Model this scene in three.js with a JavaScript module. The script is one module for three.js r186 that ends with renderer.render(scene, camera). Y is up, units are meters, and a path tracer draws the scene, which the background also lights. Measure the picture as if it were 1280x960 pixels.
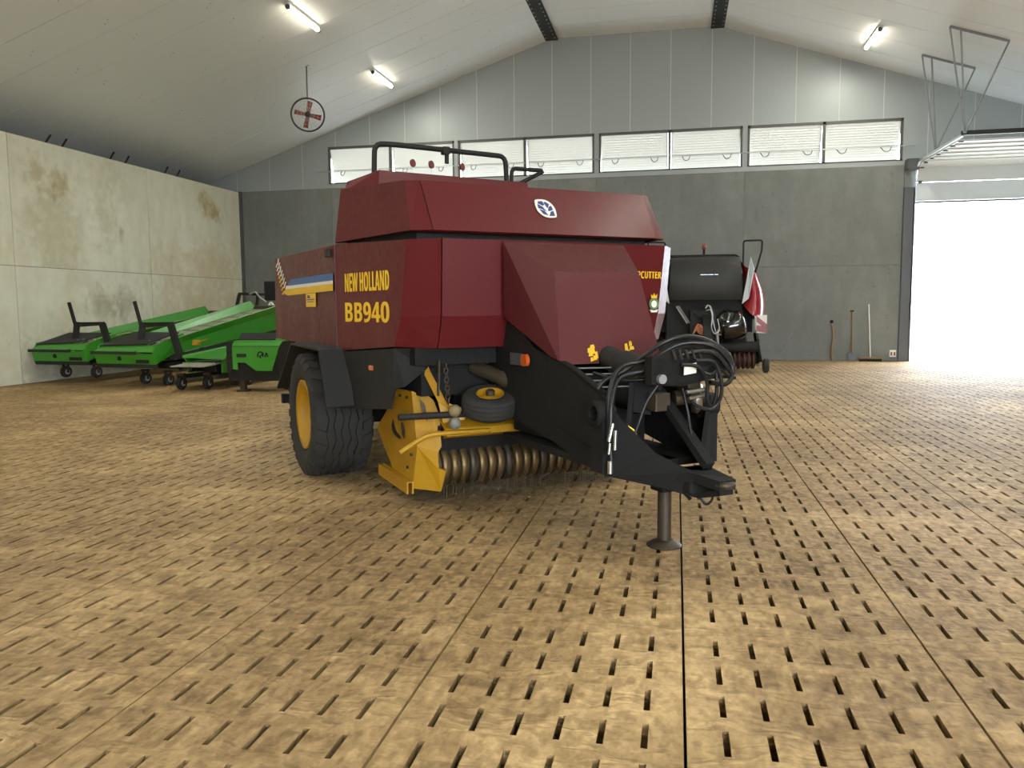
import * as THREE from 'three';
import { RoundedBoxGeometry } from 'three/addons/geometries/RoundedBoxGeometry.js';
import { TextGeometry } from 'three/addons/geometries/TextGeometry.js';
import { FontLoader } from 'three/addons/loaders/FontLoader.js';
import { RectAreaLightUniformsLib } from 'three/addons/lights/RectAreaLightUniformsLib.js';
import { mergeGeometries, mergeVertices } from 'three/addons/utils/BufferGeometryUtils.js';

// ---------- camera, sky, exposure ----------
const scene = new THREE.Scene();
const camera = new THREE.PerspectiveCamera(51.28, 1280 / 960, 0.05, 300);
camera.position.set(0, 1.6, 0);
camera.rotation.order = 'YXZ';
camera.rotation.set(-5.443 * Math.PI / 180, 11.598 * Math.PI / 180, -0.457 * Math.PI / 180);
scene.add(camera);
const SKY = 16;
scene.background = new THREE.Color().setRGB(0.88 * SKY, 0.97 * SKY, 1.07 * SKY);
const renderer = new THREE.WebGLRenderer();
renderer.toneMapping = THREE.LinearToneMapping;
renderer.toneMappingExposure = 1.18;
renderer.shadowMap.enabled = true;
RectAreaLightUniformsLib.init();
const LAMP = 210;          // radiance of the tube lamps

// ---------- helpers ----------
let seed = 12345;
const rnd = () => { seed = (seed * 1664525 + 1013904223) >>> 0; return seed / 4294967296; };
const rr = (a, b) => a + (b - a) * rnd();
const V = (a) => new THREE.Vector3(a[0], a[1], a[2]);
const used = {};
function numbered(n) { used[n] = (used[n] || 0) + 1; return used[n] === 1 ? n : n + '_' + String(used[n] - 1).padStart(3, '0'); }
function shade(m) { m.castShadow = true; m.receiveShadow = true; return m; }
function mesh(name, geo, mat, parent) {
  const g = Array.isArray(geo) ? merge(geo) : geo;
  const m = shade(new THREE.Mesh(g, mat)); m.name = parent ? name : numbered(name);
  (parent || scene).add(m); return m;
}
function merge(list) {
  return mergeGeometries(list.map((g) => {
    const h = g.index ? g.toNonIndexed() : g;
    for (const k of Object.keys(h.attributes)) if (!['position', 'normal', 'uv'].includes(k)) h.deleteAttribute(k);
    return h;
  }), false);
}
function thing(name, label, category, pos = [0, 0, 0], turn = 0, group) {
  const o = new THREE.Group(); o.name = numbered(name); o.position.set(...pos); o.rotation.y = turn;
  o.userData = { label, category }; if (group) o.userData.group = group;
  scene.add(o); return o;
}
function tag(o, label, category, group) { o.userData.label = label; o.userData.category = category; if (group) o.userData.group = group; return o; }
function struct(name, label, category) { const o = thing(name, label, category); o.userData.kind = 'structure'; return o; }
// texture coordinates in metres, from the dominant axis of each face
function uvm(g, ox = 0, oy = 0) {
  const p = g.attributes.position, n = g.attributes.normal, u = new Float32Array(p.count * 2);
  for (let i = 0; i < p.count; i++) {
    const x = p.getX(i), y = p.getY(i), z = p.getZ(i), a = Math.abs(n.getX(i)), b = Math.abs(n.getY(i)), c = Math.abs(n.getZ(i));
    const s = b >= a && b >= c ? [x, z] : a >= c ? [z, y] : [x, y];
    u[2 * i] = s[0] + ox; u[2 * i + 1] = s[1] + oy;
  }
  g.setAttribute('uv', new THREE.BufferAttribute(u, 2)); return g;
}
function box(w, h, d, x = 0, y = 0, z = 0, r = 0) {
  let g = r > 0 ? new RoundedBoxGeometry(w, h, d, 2, r) : new THREE.BoxGeometry(w, h, d);
  if (g.index) g = g.toNonIndexed();
  g.translate(x, y, z); return uvm(g);
}
function span(x0, x1, y0, y1, z0, z1, r = 0) { return box(x1 - x0, y1 - y0, z1 - z0, (x0 + x1) / 2, (y0 + y1) / 2, (z0 + z1) / 2, r); }
// a sheet with thickness: outline given counter-clockwise seen from outside
function sheet(pts, t = 0.02) {
  const P = pts.map(V), n = new THREE.Vector3();
  for (let i = 0; i < P.length; i++) {
    const a = P[i], b = P[(i + 1) % P.length];
    n.x += (a.y - b.y) * (a.z + b.z); n.y += (a.z - b.z) * (a.x + b.x); n.z += (a.x - b.x) * (a.y + b.y);
  }
  n.normalize();
  const u = P[1].clone().sub(P[0]); u.addScaledVector(n, -u.dot(n)).normalize(); const v = new THREE.Vector3().crossVectors(n, u);
  const flat = P.map((q) => new THREE.Vector2(q.dot(u), q.dot(v)));
  const tri = THREE.ShapeUtils.triangulateShape(flat, []);
  const B = P.map((q) => q.clone().addScaledVector(n, -t)), out = [];
  const push = (a, b, c) => out.push(a.x, a.y, a.z, b.x, b.y, b.z, c.x, c.y, c.z);
  for (const [a, b, c] of tri) { push(P[a], P[b], P[c]); push(B[c], B[b], B[a]); }
  for (let i = 0; i < P.length; i++) { const j = (i + 1) % P.length; push(P[i], B[i], B[j]); push(P[i], B[j], P[j]); }
  const g = new THREE.BufferGeometry(); g.setAttribute('position', new THREE.Float32BufferAttribute(out, 3)); g.computeVertexNormals();
  return uvm(g);
}
const mx = (pts) => pts.map(([x, y, z]) => [-x, y, z]).reverse();   // the mirrored outline, still counter-clockwise
function rod(a, b, r, seg = 10) {
  const A = V(a), B = V(b), d = B.clone().sub(A), g = new THREE.CylinderGeometry(r, r, d.length(), seg).toNonIndexed();
  g.applyQuaternion(new THREE.Quaternion().setFromUnitVectors(new THREE.Vector3(0, 1, 0), d.clone().normalize()));
  const m = A.add(B).multiplyScalar(0.5); g.translate(m.x, m.y, m.z); return uvm(g);
}
function bar(a, b, w, h, up = [0, 1, 0]) {           // rectangular section
  const A = V(a), B = V(b), d = B.clone().sub(A), L = d.length(); d.normalize();
  const s = new THREE.Vector3().crossVectors(V(up), d).normalize(), t = new THREE.Vector3().crossVectors(d, s);
  const g = new THREE.BoxGeometry(w, h, L).toNonIndexed(); uvm(g);
  g.applyMatrix4(new THREE.Matrix4().makeBasis(s, t, d)); const m = A.add(B).multiplyScalar(0.5); g.translate(m.x, m.y, m.z); return g;
}
function tube(pts, r, seg = 24, rad = 8, closed = false, tension = 0.5) {
  const g = new THREE.TubeGeometry(new THREE.CatmullRomCurve3(pts.map(V), closed, 'catmullrom', tension), seg, r, rad, closed).toNonIndexed();
  return uvm(g);
}
function bent(pts, r, f = 0.1, rad = 8) {            // a bent pipe with rounded corners
  const path = new THREE.CurvePath(), P = pts.map(V); let last = P[0];
  for (let i = 1; i < P.length - 1; i++) {
    const a = P[i].clone().add(P[i - 1].clone().sub(P[i]).setLength(f)), b = P[i].clone().add(P[i + 1].clone().sub(P[i]).setLength(f));
    path.add(new THREE.LineCurve3(last, a)); path.add(new THREE.QuadraticBezierCurve3(a, P[i], b)); last = b;
  }
  path.add(new THREE.LineCurve3(last, P[P.length - 1]));
  return uvm(new THREE.TubeGeometry(path, 12 * P.length, r, rad, false).toNonIndexed());
}
function lathe(prof, axis = 'y', seg = 48) {         // prof: [radius, along]
  const g = new THREE.LatheGeometry(prof.map(([r, y]) => new THREE.Vector2(r, y)), seg).toNonIndexed();
  if (axis === 'x') g.rotateZ(-Math.PI / 2); if (axis === 'z') g.rotateX(Math.PI / 2);
  return uvm(g);
}
const sphere = (r, x, y, z, w = 16) => uvm(new THREE.SphereGeometry(r, w, w * 0.75 | 0).toNonIndexed().translate(x, y, z));
const disc = (r, t, a, dir, seg = 20) => { const d = V(dir).normalize().multiplyScalar(t / 2); return rod([a[0] - d.x, a[1] - d.y, a[2] - d.z], [a[0] + d.x, a[1] + d.y, a[2] + d.z], r, seg); };

// ---------- noise and textures ----------
function lattice(n, s) { let q = s >>> 0; const a = new Float32Array(n * n); for (let i = 0; i < n * n; i++) { q = (q * 1664525 + 1013904223) >>> 0; a[i] = q / 4294967296; } return a; }
function layer(N, fx, fy, s) {                        // tileable value noise with fx by fy cells
  const L = lattice(Math.max(fx, fy), s), w = Math.max(fx, fy), out = new Float32Array(N * N);
  for (let j = 0; j < N; j++) {
    const v = j / N * fy, j0 = Math.floor(v), tv = v - j0, sv = tv * tv * (3 - 2 * tv), j1 = (j0 + 1) % fy;
    for (let i = 0; i < N; i++) {
      const u = i / N * fx, i0 = Math.floor(u), tu = u - i0, su = tu * tu * (3 - 2 * tu), i1 = (i0 + 1) % fx;
      const a = L[j0 * w + i0], b = L[j0 * w + i1], c = L[j1 * w + i0], d = L[j1 * w + i1];
      out[j * N + i] = (a + (b - a) * su) * (1 - sv) + (c + (d - c) * su) * sv;
    }
  }
  return out;
}
function fbm(N, f, oct, s, ax = 1, ay = 1, gain = 0.55) {
  const out = new Float32Array(N * N); let amp = 1, sum = 0;
  for (let o = 0; o < oct; o++) { const l = layer(N, f * ax << o, f * ay << o, s + o * 977); for (let i = 0; i < out.length; i++) out[i] += l[i] * amp; sum += amp; amp *= gain; }
  for (let i = 0; i < out.length; i++) out[i] = (out[i] / sum - 0.5) * 1.7 + 0.5;
  return out;
}
function tex(N, fn, srgb, size, M = N) {
  const d = new Uint8Array(N * M * 4);
  for (let i = 0; i < N * M; i++) { const c = fn(i); d[4 * i] = Math.max(0, Math.min(255, c[0])); d[4 * i + 1] = Math.max(0, Math.min(255, c[1])); d[4 * i + 2] = Math.max(0, Math.min(255, c[2])); d[4 * i + 3] = 255; }
  const t = new THREE.DataTexture(d, N, M, THREE.RGBAFormat); t.wrapS = t.wrapT = THREE.RepeatWrapping; t.magFilter = THREE.LinearFilter; t.minFilter = THREE.LinearMipmapLinearFilter; t.generateMipmaps = true;
  if (srgb) t.colorSpace = THREE.SRGBColorSpace; t.repeat.set(1 / size, 1 / size); t.needsUpdate = true; return t;
}
const lerp = (a, b, t) => a + (b - a) * t, mix3 = (a, b, t) => [lerp(a[0], b[0], t), lerp(a[1], b[1], t), lerp(a[2], b[2], t)];
const cl = (x, a = 0, b = 1) => Math.max(a, Math.min(b, x)), step = (a, b, x) => { const t = cl((x - a) / (b - a)); return t * t * (3 - 2 * t); };

// ---------- materials ----------
const std = (c, rough = 0.6, metal = 0, extra = {}) => new THREE.MeshStandardMaterial({ color: c, roughness: rough, metalness: metal, ...extra });
const M = {};
{
  // floor: worn concrete under trodden soil and chaff
  const N = 1536, S = 5.2, a = fbm(N, 5, 6, 11), b = fbm(N, 14, 5, 37, 1, 2), c = fbm(N, 60, 4, 71, 1, 3), e = fbm(N, 90, 3, 99, 2, 1), g = fbm(N, 3, 3, 5);
  const warp = new Float32Array(N * N);
  for (let j = 0; j < N; j++) for (let i = 0; i < N; i++) {
    const k = j * N + i, ii = ((i + Math.round((a[k] - 0.5) * 90)) % N + N) % N, jj = ((j + Math.round((b[k] - 0.5) * 60)) % N + N) % N;
    warp[k] = c[jj * N + ii];
  }
  const col = tex(N, (k) => {
    const m = cl(0.5 + (a[k] - 0.5) * 1.1 + (b[k] - 0.5) * 0.6), f = warp[k] - 0.5, r = Math.pow(1 - Math.min(1, Math.abs(warp[k] - 0.5) * 7), 2);
    let q = mix3([136, 109, 70], [180, 150, 103], m);
    const s = f * 34 + (e[k] - 0.5) * 40 + r * 9 + (g[k] - 0.5) * 14;
    return [q[0] + s, q[1] + s * 0.93, q[2] + s * 0.78];
  }, true, S);
  const bmp = tex(N, (k) => { const v = 128 + (warp[k] - 0.5) * 150 + (e[k] - 0.5) * 90 + (b[k] - 0.5) * 60; return [v, v, v]; }, false, S);
  M.floor = new THREE.MeshStandardMaterial({ map: col, bumpMap: bmp, bumpScale: 0.008, roughness: 0.73 });
}
{
  // cast concrete with faint board marks and blotches
  const N = 768, S = 5.6, a = fbm(N, 3, 6, 21), b = fbm(N, 8, 4, 51, 4, 1), c = fbm(N, 40, 3, 91), d = fbm(N, 6, 4, 131);
  const h = (k) => (a[k] - 0.5) * 1.0 + (b[k] - 0.5) * 0.35 + (c[k] - 0.5) * 0.18;
  const pits = (k) => (c[k] > 0.97 ? 1 : 0);
  const make = (lo, hi, st, amt) => tex(N, (k) => {
    let q = mix3(lo, hi, cl(0.5 + h(k)));
    q = mix3(q, st, amt * step(0.5, 0.95, d[k]) * cl(0.4 + b[k]));
    return pits(k) ? q.map((v) => v - 9) : q;
  }, true, S);
  const bmp = tex(N, (k) => { const v = 128 + (b[k] - 0.5) * 80 + (c[k] - 0.5) * 100 - pits(k) * 30; return [v, v, v]; }, false, S);
  M.concrete = new THREE.MeshStandardMaterial({ map: make([206, 203, 180], [232, 230, 212], [190, 174, 138], 0.35), bumpMap: bmp, bumpScale: 0.003, roughness: 0.9 });
  M.concreteGrey = new THREE.MeshStandardMaterial({ map: make([112, 114, 109], [134, 136, 131], [106, 104, 96], 0.3), bumpMap: bmp, bumpScale: 0.003, roughness: 0.88 });
  // a panel of its own with weather stains: blots are [along, up, radius along, radius up, colour, strength] in metres
  M.stained = (z0, y0, w, hgt, blots) => {
    const W = 512, H = 320;
    const t = tex(W, (i) => {
      const x = (i % W) / W * w, y = Math.floor(i / W) / H * hgt, kx = ((Math.floor((x + z0) / S * N) % N) + N) % N, ky = ((Math.floor((y + y0) / S * N) % N) + N) % N, k = ky * N + kx;
      let q = mix3([206, 203, 180], [232, 230, 212], cl(0.5 + h(k))); q = mix3(q, [190, 174, 138], 0.35 * step(0.5, 0.95, d[k]) * cl(0.4 + b[k]));
      for (const [bx, by, rx, ry, c, s] of blots) { const e = Math.hypot((x - bx) / rx, (y - by) / ry) + (a[k] - 0.5) * 1.2 + (c0[k] - 0.5) * 0.9; q = mix3(q, c, s * 0.62 * (1 - step(0.0, 1.5, e)) * (0.7 + 0.6 * b[k])); }
      return q;
    }, true, 1, H);
    t.repeat.set(1 / w, 1 / hgt);
    return new THREE.MeshStandardMaterial({ map: t, bumpMap: bmp, bumpScale: 0.003, roughness: 0.9 });
  };
  const c0 = c;
  M.yard = new THREE.MeshStandardMaterial({ map: make([188, 186, 180], [206, 204, 199], [186, 180, 170], 0.3), roughness: 0.9 });
}
{
  // fine lining of the insulated panels
  const N = 256, l = tex(N, (k) => { const t = ((k % N) / N * 10) % 1; const v = t < 0.16 ? 70 : 150; return [v, v, v]; }, false, 1);
  const lining = (rx, ry) => { const t = l.clone(); t.repeat.set(rx, ry); t.needsUpdate = true; return t; };
  M.panelWall = std(0x9ea3a2, 0.42, 0, { bumpMap: lining(1, 0.001), bumpScale: 0.0016 });
  M.panelCeil = std(0xe6e9ea, 0.34, 0, { bumpMap: lining(1, 0.001), bumpScale: 0.0016 });
  M.joint = std(0xc2c4be, 0.5);
  M.jointDark = std(0x9c9a92, 0.6);
}
function dusty(base, dust, amt, rough, extra = {}) {
  const N = 512, a = fbm(N, 6, 5, base * 7 + 3), b = fbm(N, 50, 3, base + 17);
  const c0 = new THREE.Color(base).convertLinearToSRGB(), c1 = new THREE.Color(dust).convertLinearToSRGB();
  const A = [c0.r * 255, c0.g * 255, c0.b * 255], B = [c1.r * 255, c1.g * 255, c1.b * 255];
  const t = tex(N, (k) => mix3(A, B, cl(amt * (0.75 + 0.8 * (a[k] - 0.5) + 0.4 * (b[k] - 0.5)))), true, 1.7);
  const ro = tex(N, (k) => { const v = 255 * cl(rough + (a[k] - 0.5) * 0.1 + (b[k] - 0.5) * 0.1); return [v, v, v]; }, false, 1.7);
  return new THREE.MeshPhysicalMaterial({ map: t, roughnessMap: ro, roughness: 1, ...extra });
}
M.red = dusty(0x550c10, 0x6a4a3c, 0.04, 0.5, { specularIntensity: 0.6, clearcoat: 0.16, clearcoatRoughness: 0.25 });
M.redShield = dusty(0x4e1518, 0x6e4c48, 0.16, 0.5, { specularIntensity: 0.7, clearcoat: 0.2, clearcoatRoughness: 0.3 });
M.black = dusty(0x191816, 0x5a5040, 0.12, 0.7, { specularIntensity: 0.7 });
M.frame = dusty(0x111110, 0x4d4438, 0.12, 0.8, { specularIntensity: 0.55 });
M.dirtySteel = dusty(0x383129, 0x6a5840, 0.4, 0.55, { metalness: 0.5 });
M.bandSteel = dusty(0x4b3d29, 0x8a7046, 0.55, 0.42, { metalness: 0.65 });
M.yellow = dusty(0xae7f02, 0x6a4e1c, 0.15, 0.55);
M.rubber = dusty(0x1c1b19, 0x5e5240, 0.2, 0.85);
M.hose = std(0x141414, 0.42);
M.dark = std(0x0f0f0f, 0.8);
M.chrome = std(0xb8b8b4, 0.28, 0.9);
M.green = dusty(0x2f8a1c, 0x8a8a60, 0.14, 0.4, { clearcoat: 0.4, clearcoatRoughness: 0.25 });
M.belt = std(0x20231f, 0.75);
M.yellowInk = std(0xe2b41c, 0.5);
M.whiteInk = std(0xdedbd2, 0.5);
M.blueInk = std(0x2e5a96, 0.45);
M.navy = std(0x26356e, 0.45);
M.galv = std(0xb9bcbc, 0.4, 0.75);
M.steelGrey = std(0x5b5c5e, 0.5, 0.4);
M.darkSteel = std(0x2b2a2a, 0.5, 0.5);
M.frameGrey = std(0x55534e, 0.5, 0.2);
M.white = std(0xe6e6e2, 0.5);
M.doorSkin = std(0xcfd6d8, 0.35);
M.amber = new THREE.MeshPhysicalMaterial({ color: 0xc0581c, roughness: 0.25, clearcoat: 1 });
M.redLens = new THREE.MeshPhysicalMaterial({ color: 0x8a1a14, roughness: 0.3, clearcoat: 1 });
M.wood = std(0x8d7350, 0.8);
M.hanger = std(0x85888a, 0.5, 0.5);
M.tan = std(0x7d6c4a, 0.7);
M.beltPale = std(0x8f907c, 0.75);
M.fanRed = std(0x6a1c1c, 0.5);
M.twine = std(0xb0714c, 0.9);
M.shiny = new THREE.MeshPhysicalMaterial({ color: 0x101012, roughness: 0.16, clearcoat: 1, clearcoatRoughness: 0.06 });
M.greyHood = dusty(0x252523, 0x4a4740, 0.2, 0.6);
M.redGloss = new THREE.MeshPhysicalMaterial({ color: 0x9c1c26, roughness: 0.3, clearcoat: 1, clearcoatRoughness: 0.08 });
M.pane = new THREE.MeshPhysicalMaterial({ color: 0xbdbbb4, roughness: 0.9, transmission: 0.48, thickness: 0 });
M.tubeGlow = new THREE.MeshStandardMaterial({ color: 0xffffff, emissive: 0xfff3d8, emissiveIntensity: 18, roughness: 0.4 });
const font = await new FontLoader().loadAsync('fonts/droid/droid_sans_bold.typeface.json');
// flat lettering, width w, height h, lower left corner at the origin of its plane
function letters(txt, w, h, t = 0.003) {
  const g = new TextGeometry(txt, { font, size: 1, depth: 1, curveSegments: 4, bevelEnabled: false }); g.computeBoundingBox(); const b = g.boundingBox;
  g.translate(-b.min.x, -b.min.y, 0); g.scale(w / (b.max.x - b.min.x), h / (b.max.y - b.min.y), t); return g;
}
// puts a flat geometry (x right, y up, z out) on a plane through O with right axis u and up axis v
function lay(g, O, u, v) {
  const U = V(u).normalize(), W = V(v); W.addScaledVector(U, -W.dot(U)).normalize(); const n = new THREE.Vector3().crossVectors(U, W);
  g.applyMatrix4(new THREE.Matrix4().makeBasis(U, W, n).setPosition(V(O))); return g;
}
const outline = (pts, t = 0.004) => new THREE.ExtrudeGeometry(new THREE.Shape(pts.map(([x, y]) => new THREE.Vector2(x, y))), { depth: t, bevelEnabled: false, curveSegments: 8 });

// ---------- the hall ----------
const XL = -14.15, XR = 11.5, ZB = -24.5, ZF = 8, HC = 5.47, KL = -3.73, KR = 1.07, RIDGE = 9.58, SL = 0.329, EL = -15.8, ER = 13.14;
const FX0 = 0.5, FX1 = 11, FY = 5.3;   // wide drive-in doorway behind the camera
const roofY = (x) => x < KL ? RIDGE - SL * (KL - x) : x > KR ? RIDGE - SL * (x - KR) : RIDGE;
{
  const floor = struct('floor', 'slatted concrete drying floor of long slabs with rows of slots, brown with soil', 'floor');
  const W = 1.107, LZ = 2.36, X0 = 0.05, T = 0.14, gx = 0.006, gz = 0.0015;
  const slabGeo = (len, rows, first, w) => {
    const s = new THREE.Shape([[gx, gz], [w - gx, gz], [w - gx, len - gz], [gx, len - gz]].map(([x, y]) => new THREE.Vector2(x, y)));
    for (let c = 0; c < 6; c++) for (let r = 0; r < rows; r++) {
      const x = 0.149 + c * 0.162, y = first + r * 0.28, h = new THREE.Path();
      if (x + 0.03 > w) continue;
      h.setFromPoints([[x - 0.0125, y], [x - 0.0125, y + 0.18], [x + 0.0125, y + 0.18], [x + 0.0125, y]].map(([a, b]) => new THREE.Vector2(a, b))); s.holes.push(h);
    }
    const g = new THREE.ExtrudeGeometry(s, { depth: T, bevelEnabled: false });
    g.rotateX(Math.PI / 2);           // shape y -> +z, depth -> down
    const p = g.attributes.position;   // the slots widen downwards so that soil falls through
    for (let i = 0; i < p.count; i++) if (p.getY(i) < -T / 2) {
      const c = Math.round((p.getX(i) - 0.149) / 0.162), xc = 0.149 + c * 0.162, dx = p.getX(i) - xc, zz = p.getZ(i);
      if (c < 0 || c > 5 || Math.abs(dx) > 0.014) continue;
      const r = Math.round((zz - first - 0.09) / 0.28), zc = first + r * 0.28 + 0.09;
      p.setX(i, xc + Math.sign(dx) * 0.042); p.setZ(i, zc + Math.sign(zz - zc) * 0.115);
    }
    g.computeVertexNormals();
    return g;
  };
  const full = slabGeo(LZ, 8, 0.11, W), z9 = -3.94 - 2.36 * 8, last = slabGeo(z9 - ZB, 5, 0.17, W);
  const place = (geo, x, z) => {
    const g = new THREE.BufferGeometry(); g.setAttribute('position', geo.attributes.position); g.setAttribute('normal', geo.attributes.normal);
    if (geo.index) g.setIndex(geo.index);
    const p = geo.attributes.position, n = geo.attributes.normal, u = new Float32Array(p.count * 2);
    for (let i = 0; i < p.count; i++) { const top = Math.abs(n.getY(i)) > 0.5; u[2 * i] = p.getX(i) + x + (top ? 0 : p.getY(i)); u[2 * i + 1] = p.getZ(i) + z + (top ? 0 : p.getY(i)); }
    g.setAttribute('uv', new THREE.BufferAttribute(u, 2));
    const m = mesh('floor_slab', g, M.floor, floor); m.position.set(x, rr(-0.0015, 0.0015), z);
  };
  const k0 = -12, k1 = 10;
  for (let k = k0; k < k1; k++) { const x = X0 + W * k; for (let r = -2; r < 8; r++) place(full, x, -3.94 - 2.36 * (r + 1)); place(last, x, ZB); }
  const xa = X0 + W * k0, xb = X0 + W * k1;
  mesh('edge_slab', uvm(span(XL, xa - 0.006, -T, 0, ZB, ZF)), M.floor, floor);
  mesh('edge_slab', uvm(span(xb + 0.006, XR, -T, 0, ZB, ZF)), M.floor, floor);
  mesh('solid_slab', uvm(span(xa, xb, -T, 0, 0.79, ZF)), M.floor, floor);
  mesh('duct_wall', [span(XL - 0.3, XL, -0.75, 0, ZB - 0.3, ZF + 0.3), span(XR, XR + 0.3, -0.75, 0, ZB - 0.3, ZF + 0.3), span(XL, XR, -0.75, 0, ZF, ZF + 0.3), span(XL, XR, -0.75, 0, ZB - 0.3, ZB)], M.concreteGrey, floor);
  mesh('outer_footing', [span(EL - 0.3, XL - 0.3, -0.75, 0, ZB - 0.3, ZF + 0.3), span(XR + 0.3, ER + 0.3, -0.75, 0, ZB - 0.3, ZF + 0.3)], M.concreteGrey, floor);
  mesh('duct_bottom', uvm(span(XL, XR, -0.75, -0.6, ZB, ZF)), M.concreteGrey, floor);
}
{
  const c = struct('ceiling', 'white insulated ceiling panels running up to a flat ridge', 'ceiling');
  const swap = (g) => { const u = g.attributes.uv; for (let i = 0; i < u.count; i++) u.setXY(i, u.getY(i), u.getX(i)); return g; };
  const w = 1.1, e = 0.007;
  const slope = (xa, xb) => swap(sheet([[xa, roofY(xa), e], [xb, roofY(xb), e], [xb, roofY(xb), w - e], [xa, roofY(xa), w - e]], 0.08));
  const gs = [slope(EL, KL - 0.01), slope(KL + 0.01, KR - 0.01), slope(KR + 0.01, ER)];
  for (let k = 0; ZB + w * k < ZF; k++) gs.forEach((g) => { const m = mesh('ceiling_panel', g, M.panelCeil, c); m.position.z = ZB + w * k; });
  const deck = (xa, xb) => sheet([[xa, roofY(xa) + 0.085, ZB - 0.3], [xb, roofY(xb) + 0.085, ZB - 0.3], [xb, roofY(xb) + 0.085, ZF + 1.2], [xa, roofY(xa) + 0.085, ZF + 1.2]], 0.12);
  mesh('roof_deck', [deck(EL - 0.5, KL), deck(KL, KR), deck(KR, ER + 0.5)], M.jointDark, c);
  // screw heads that hold the panels, in scattered pairs
  const scr = [];
  for (let k = 0; k < 22; k++) for (const x of [-12.6, -11.0, -9.4, -6.6, -5.2]) { const z = ZB + w * k + 0.28 + 0.12 * ((k * 7 + x * 3) % 3); for (const d of [0, 0.13]) scr.push(disc(0.013, 0.012, [x + d, roofY(x + d) - 0.004, z + d * 0.7], [SL, -1, 0], 6)); }
  const s = mesh('panel_screws', scr, M.galv, c); s.userData.kind = 'stuff';
}
for (const [n, x] of [[2, KL], [3, KR]]) {
  const t = struct('trim_' + n, n === 2 ? 'dark bolted steel strip along the flat ridge, on the concrete side wall side' : 'dark bolted steel strip along the flat ridge, on the door side', 'steel strip');
  mesh('plate', span(x - 0.19, x + 0.19, RIDGE - 0.06, RIDGE - 0.012, ZB + 0.02, ZF), M.darkSteel, t);
  for (let z = ZB + 0.3; z < -17; z += 0.3) for (const s of [-1, 1]) mesh('bolt', disc(0.022, 0.02, [x + s * 0.13, RIDGE - 0.066, z], [0, 1, 0], 8), M.galv, t);
}
{
  const w = struct('wall_left', 'tall precast concrete wall panels with water stains', 'wall');
  const rust = [150, 118, 66], grey = [140, 134, 112], moss = [172, 166, 128];
  const STAIN = {
    '5u': [[0.75, 2.1, 0.25, 0.35, rust, 0.5], [1.4, 1.95, 0.3, 0.35, rust, 0.75], [1.3, 0.9, 0.7, 1.3, moss, 0.6], [2.9, 1.5, 0.5, 1.0, moss, 0.5], [3.5, 1.0, 0.1, 0.16, grey, 0.7]],
    '6u': [[2.75, 2.2, 0.32, 0.3, rust, 0.8], [3.25, 2.05, 0.26, 0.25, rust, 0.8], [2.6, 0.35, 2.2, 0.6, [196, 178, 136], 0.7]],
    '5l': [[2.6, 1.75, 0.55, 0.4, grey, 0.6], [3.5, 1.75, 0.5, 0.4, grey, 0.65], [1.4, 0.6, 0.7, 0.8, grey, 0.3], [0.4, 0.3, 0.5, 0.5, grey, 0.5]],
    '6l': [[2.4, 1.6, 2.4, 1.3, [190, 172, 132], 0.6]],
  };
  const zs = [ZF, 3.5, -1.15, -5.8, -10.45, -15.1, -19.75, ZB + 0.02];
  for (let i = 0; i < zs.length - 1; i++) for (const [a, b] of [[0, 2.6], [2.6, HC - 0.02]]) {
    const g = span(XL - 0.25, XL, a + 0.006, b - 0.006, zs[i + 1] + 0.007, zs[i] - 0.007, 0.006); uvm(g, i * 0.83 + a, a * 1.7);
    const bl = STAIN[i + (a ? 'u' : 'l')];
    if (bl) { const z1 = zs[i]; const u = g.attributes.uv, q = g.attributes.position, n = g.attributes.normal; for (let v = 0; v < u.count; v++) u.setXY(v, z1 - q.getZ(v), q.getY(v) - a); mesh('concrete_panel', g, M.stained(i * 0.9, a, zs[i] - zs[i + 1], b - a, bl), w); }
    else mesh('concrete_panel', g, M.concrete, w);
  }
  mesh('joint_filler', span(XL - 0.24, XL - 0.014, 0.02, HC - 0.04, ZB + 0.05, ZF - 0.05), M.concreteGrey, w);
  mesh('outer_cladding', span(EL - 0.12, EL, -0.1, roofY(EL) + 0.3, ZB - 0.3, ZF + 0.3), M.panelWall, w);
  mesh('corner_flashing', span(XL - 0.02, XL + 0.1, 0, HC, ZB, ZB + 0.05), M.steelGrey, w);
  const r = struct('wall_right', 'concrete wall along the right side of the hall', 'wall');
  mesh('concrete_panel', span(XR, XR + 0.25, 0, HC, ZB - 0.3, ZF), M.concreteGrey, r);
  mesh('outer_cladding', span(ER, ER + 0.12, -0.1, roofY(ER) + 0.3, ZB - 0.3, ZF + 0.3), M.panelWall, r);
}
const GR = [[-10.98, -6.8], [-6.68, -2.46], [-2.32, 1.82], [1.96, 6.12]], WY0 = 5.6, WY1 = 6.76, DX0 = 6.47, DX1 = 11.25, DY = 5.4;
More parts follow.
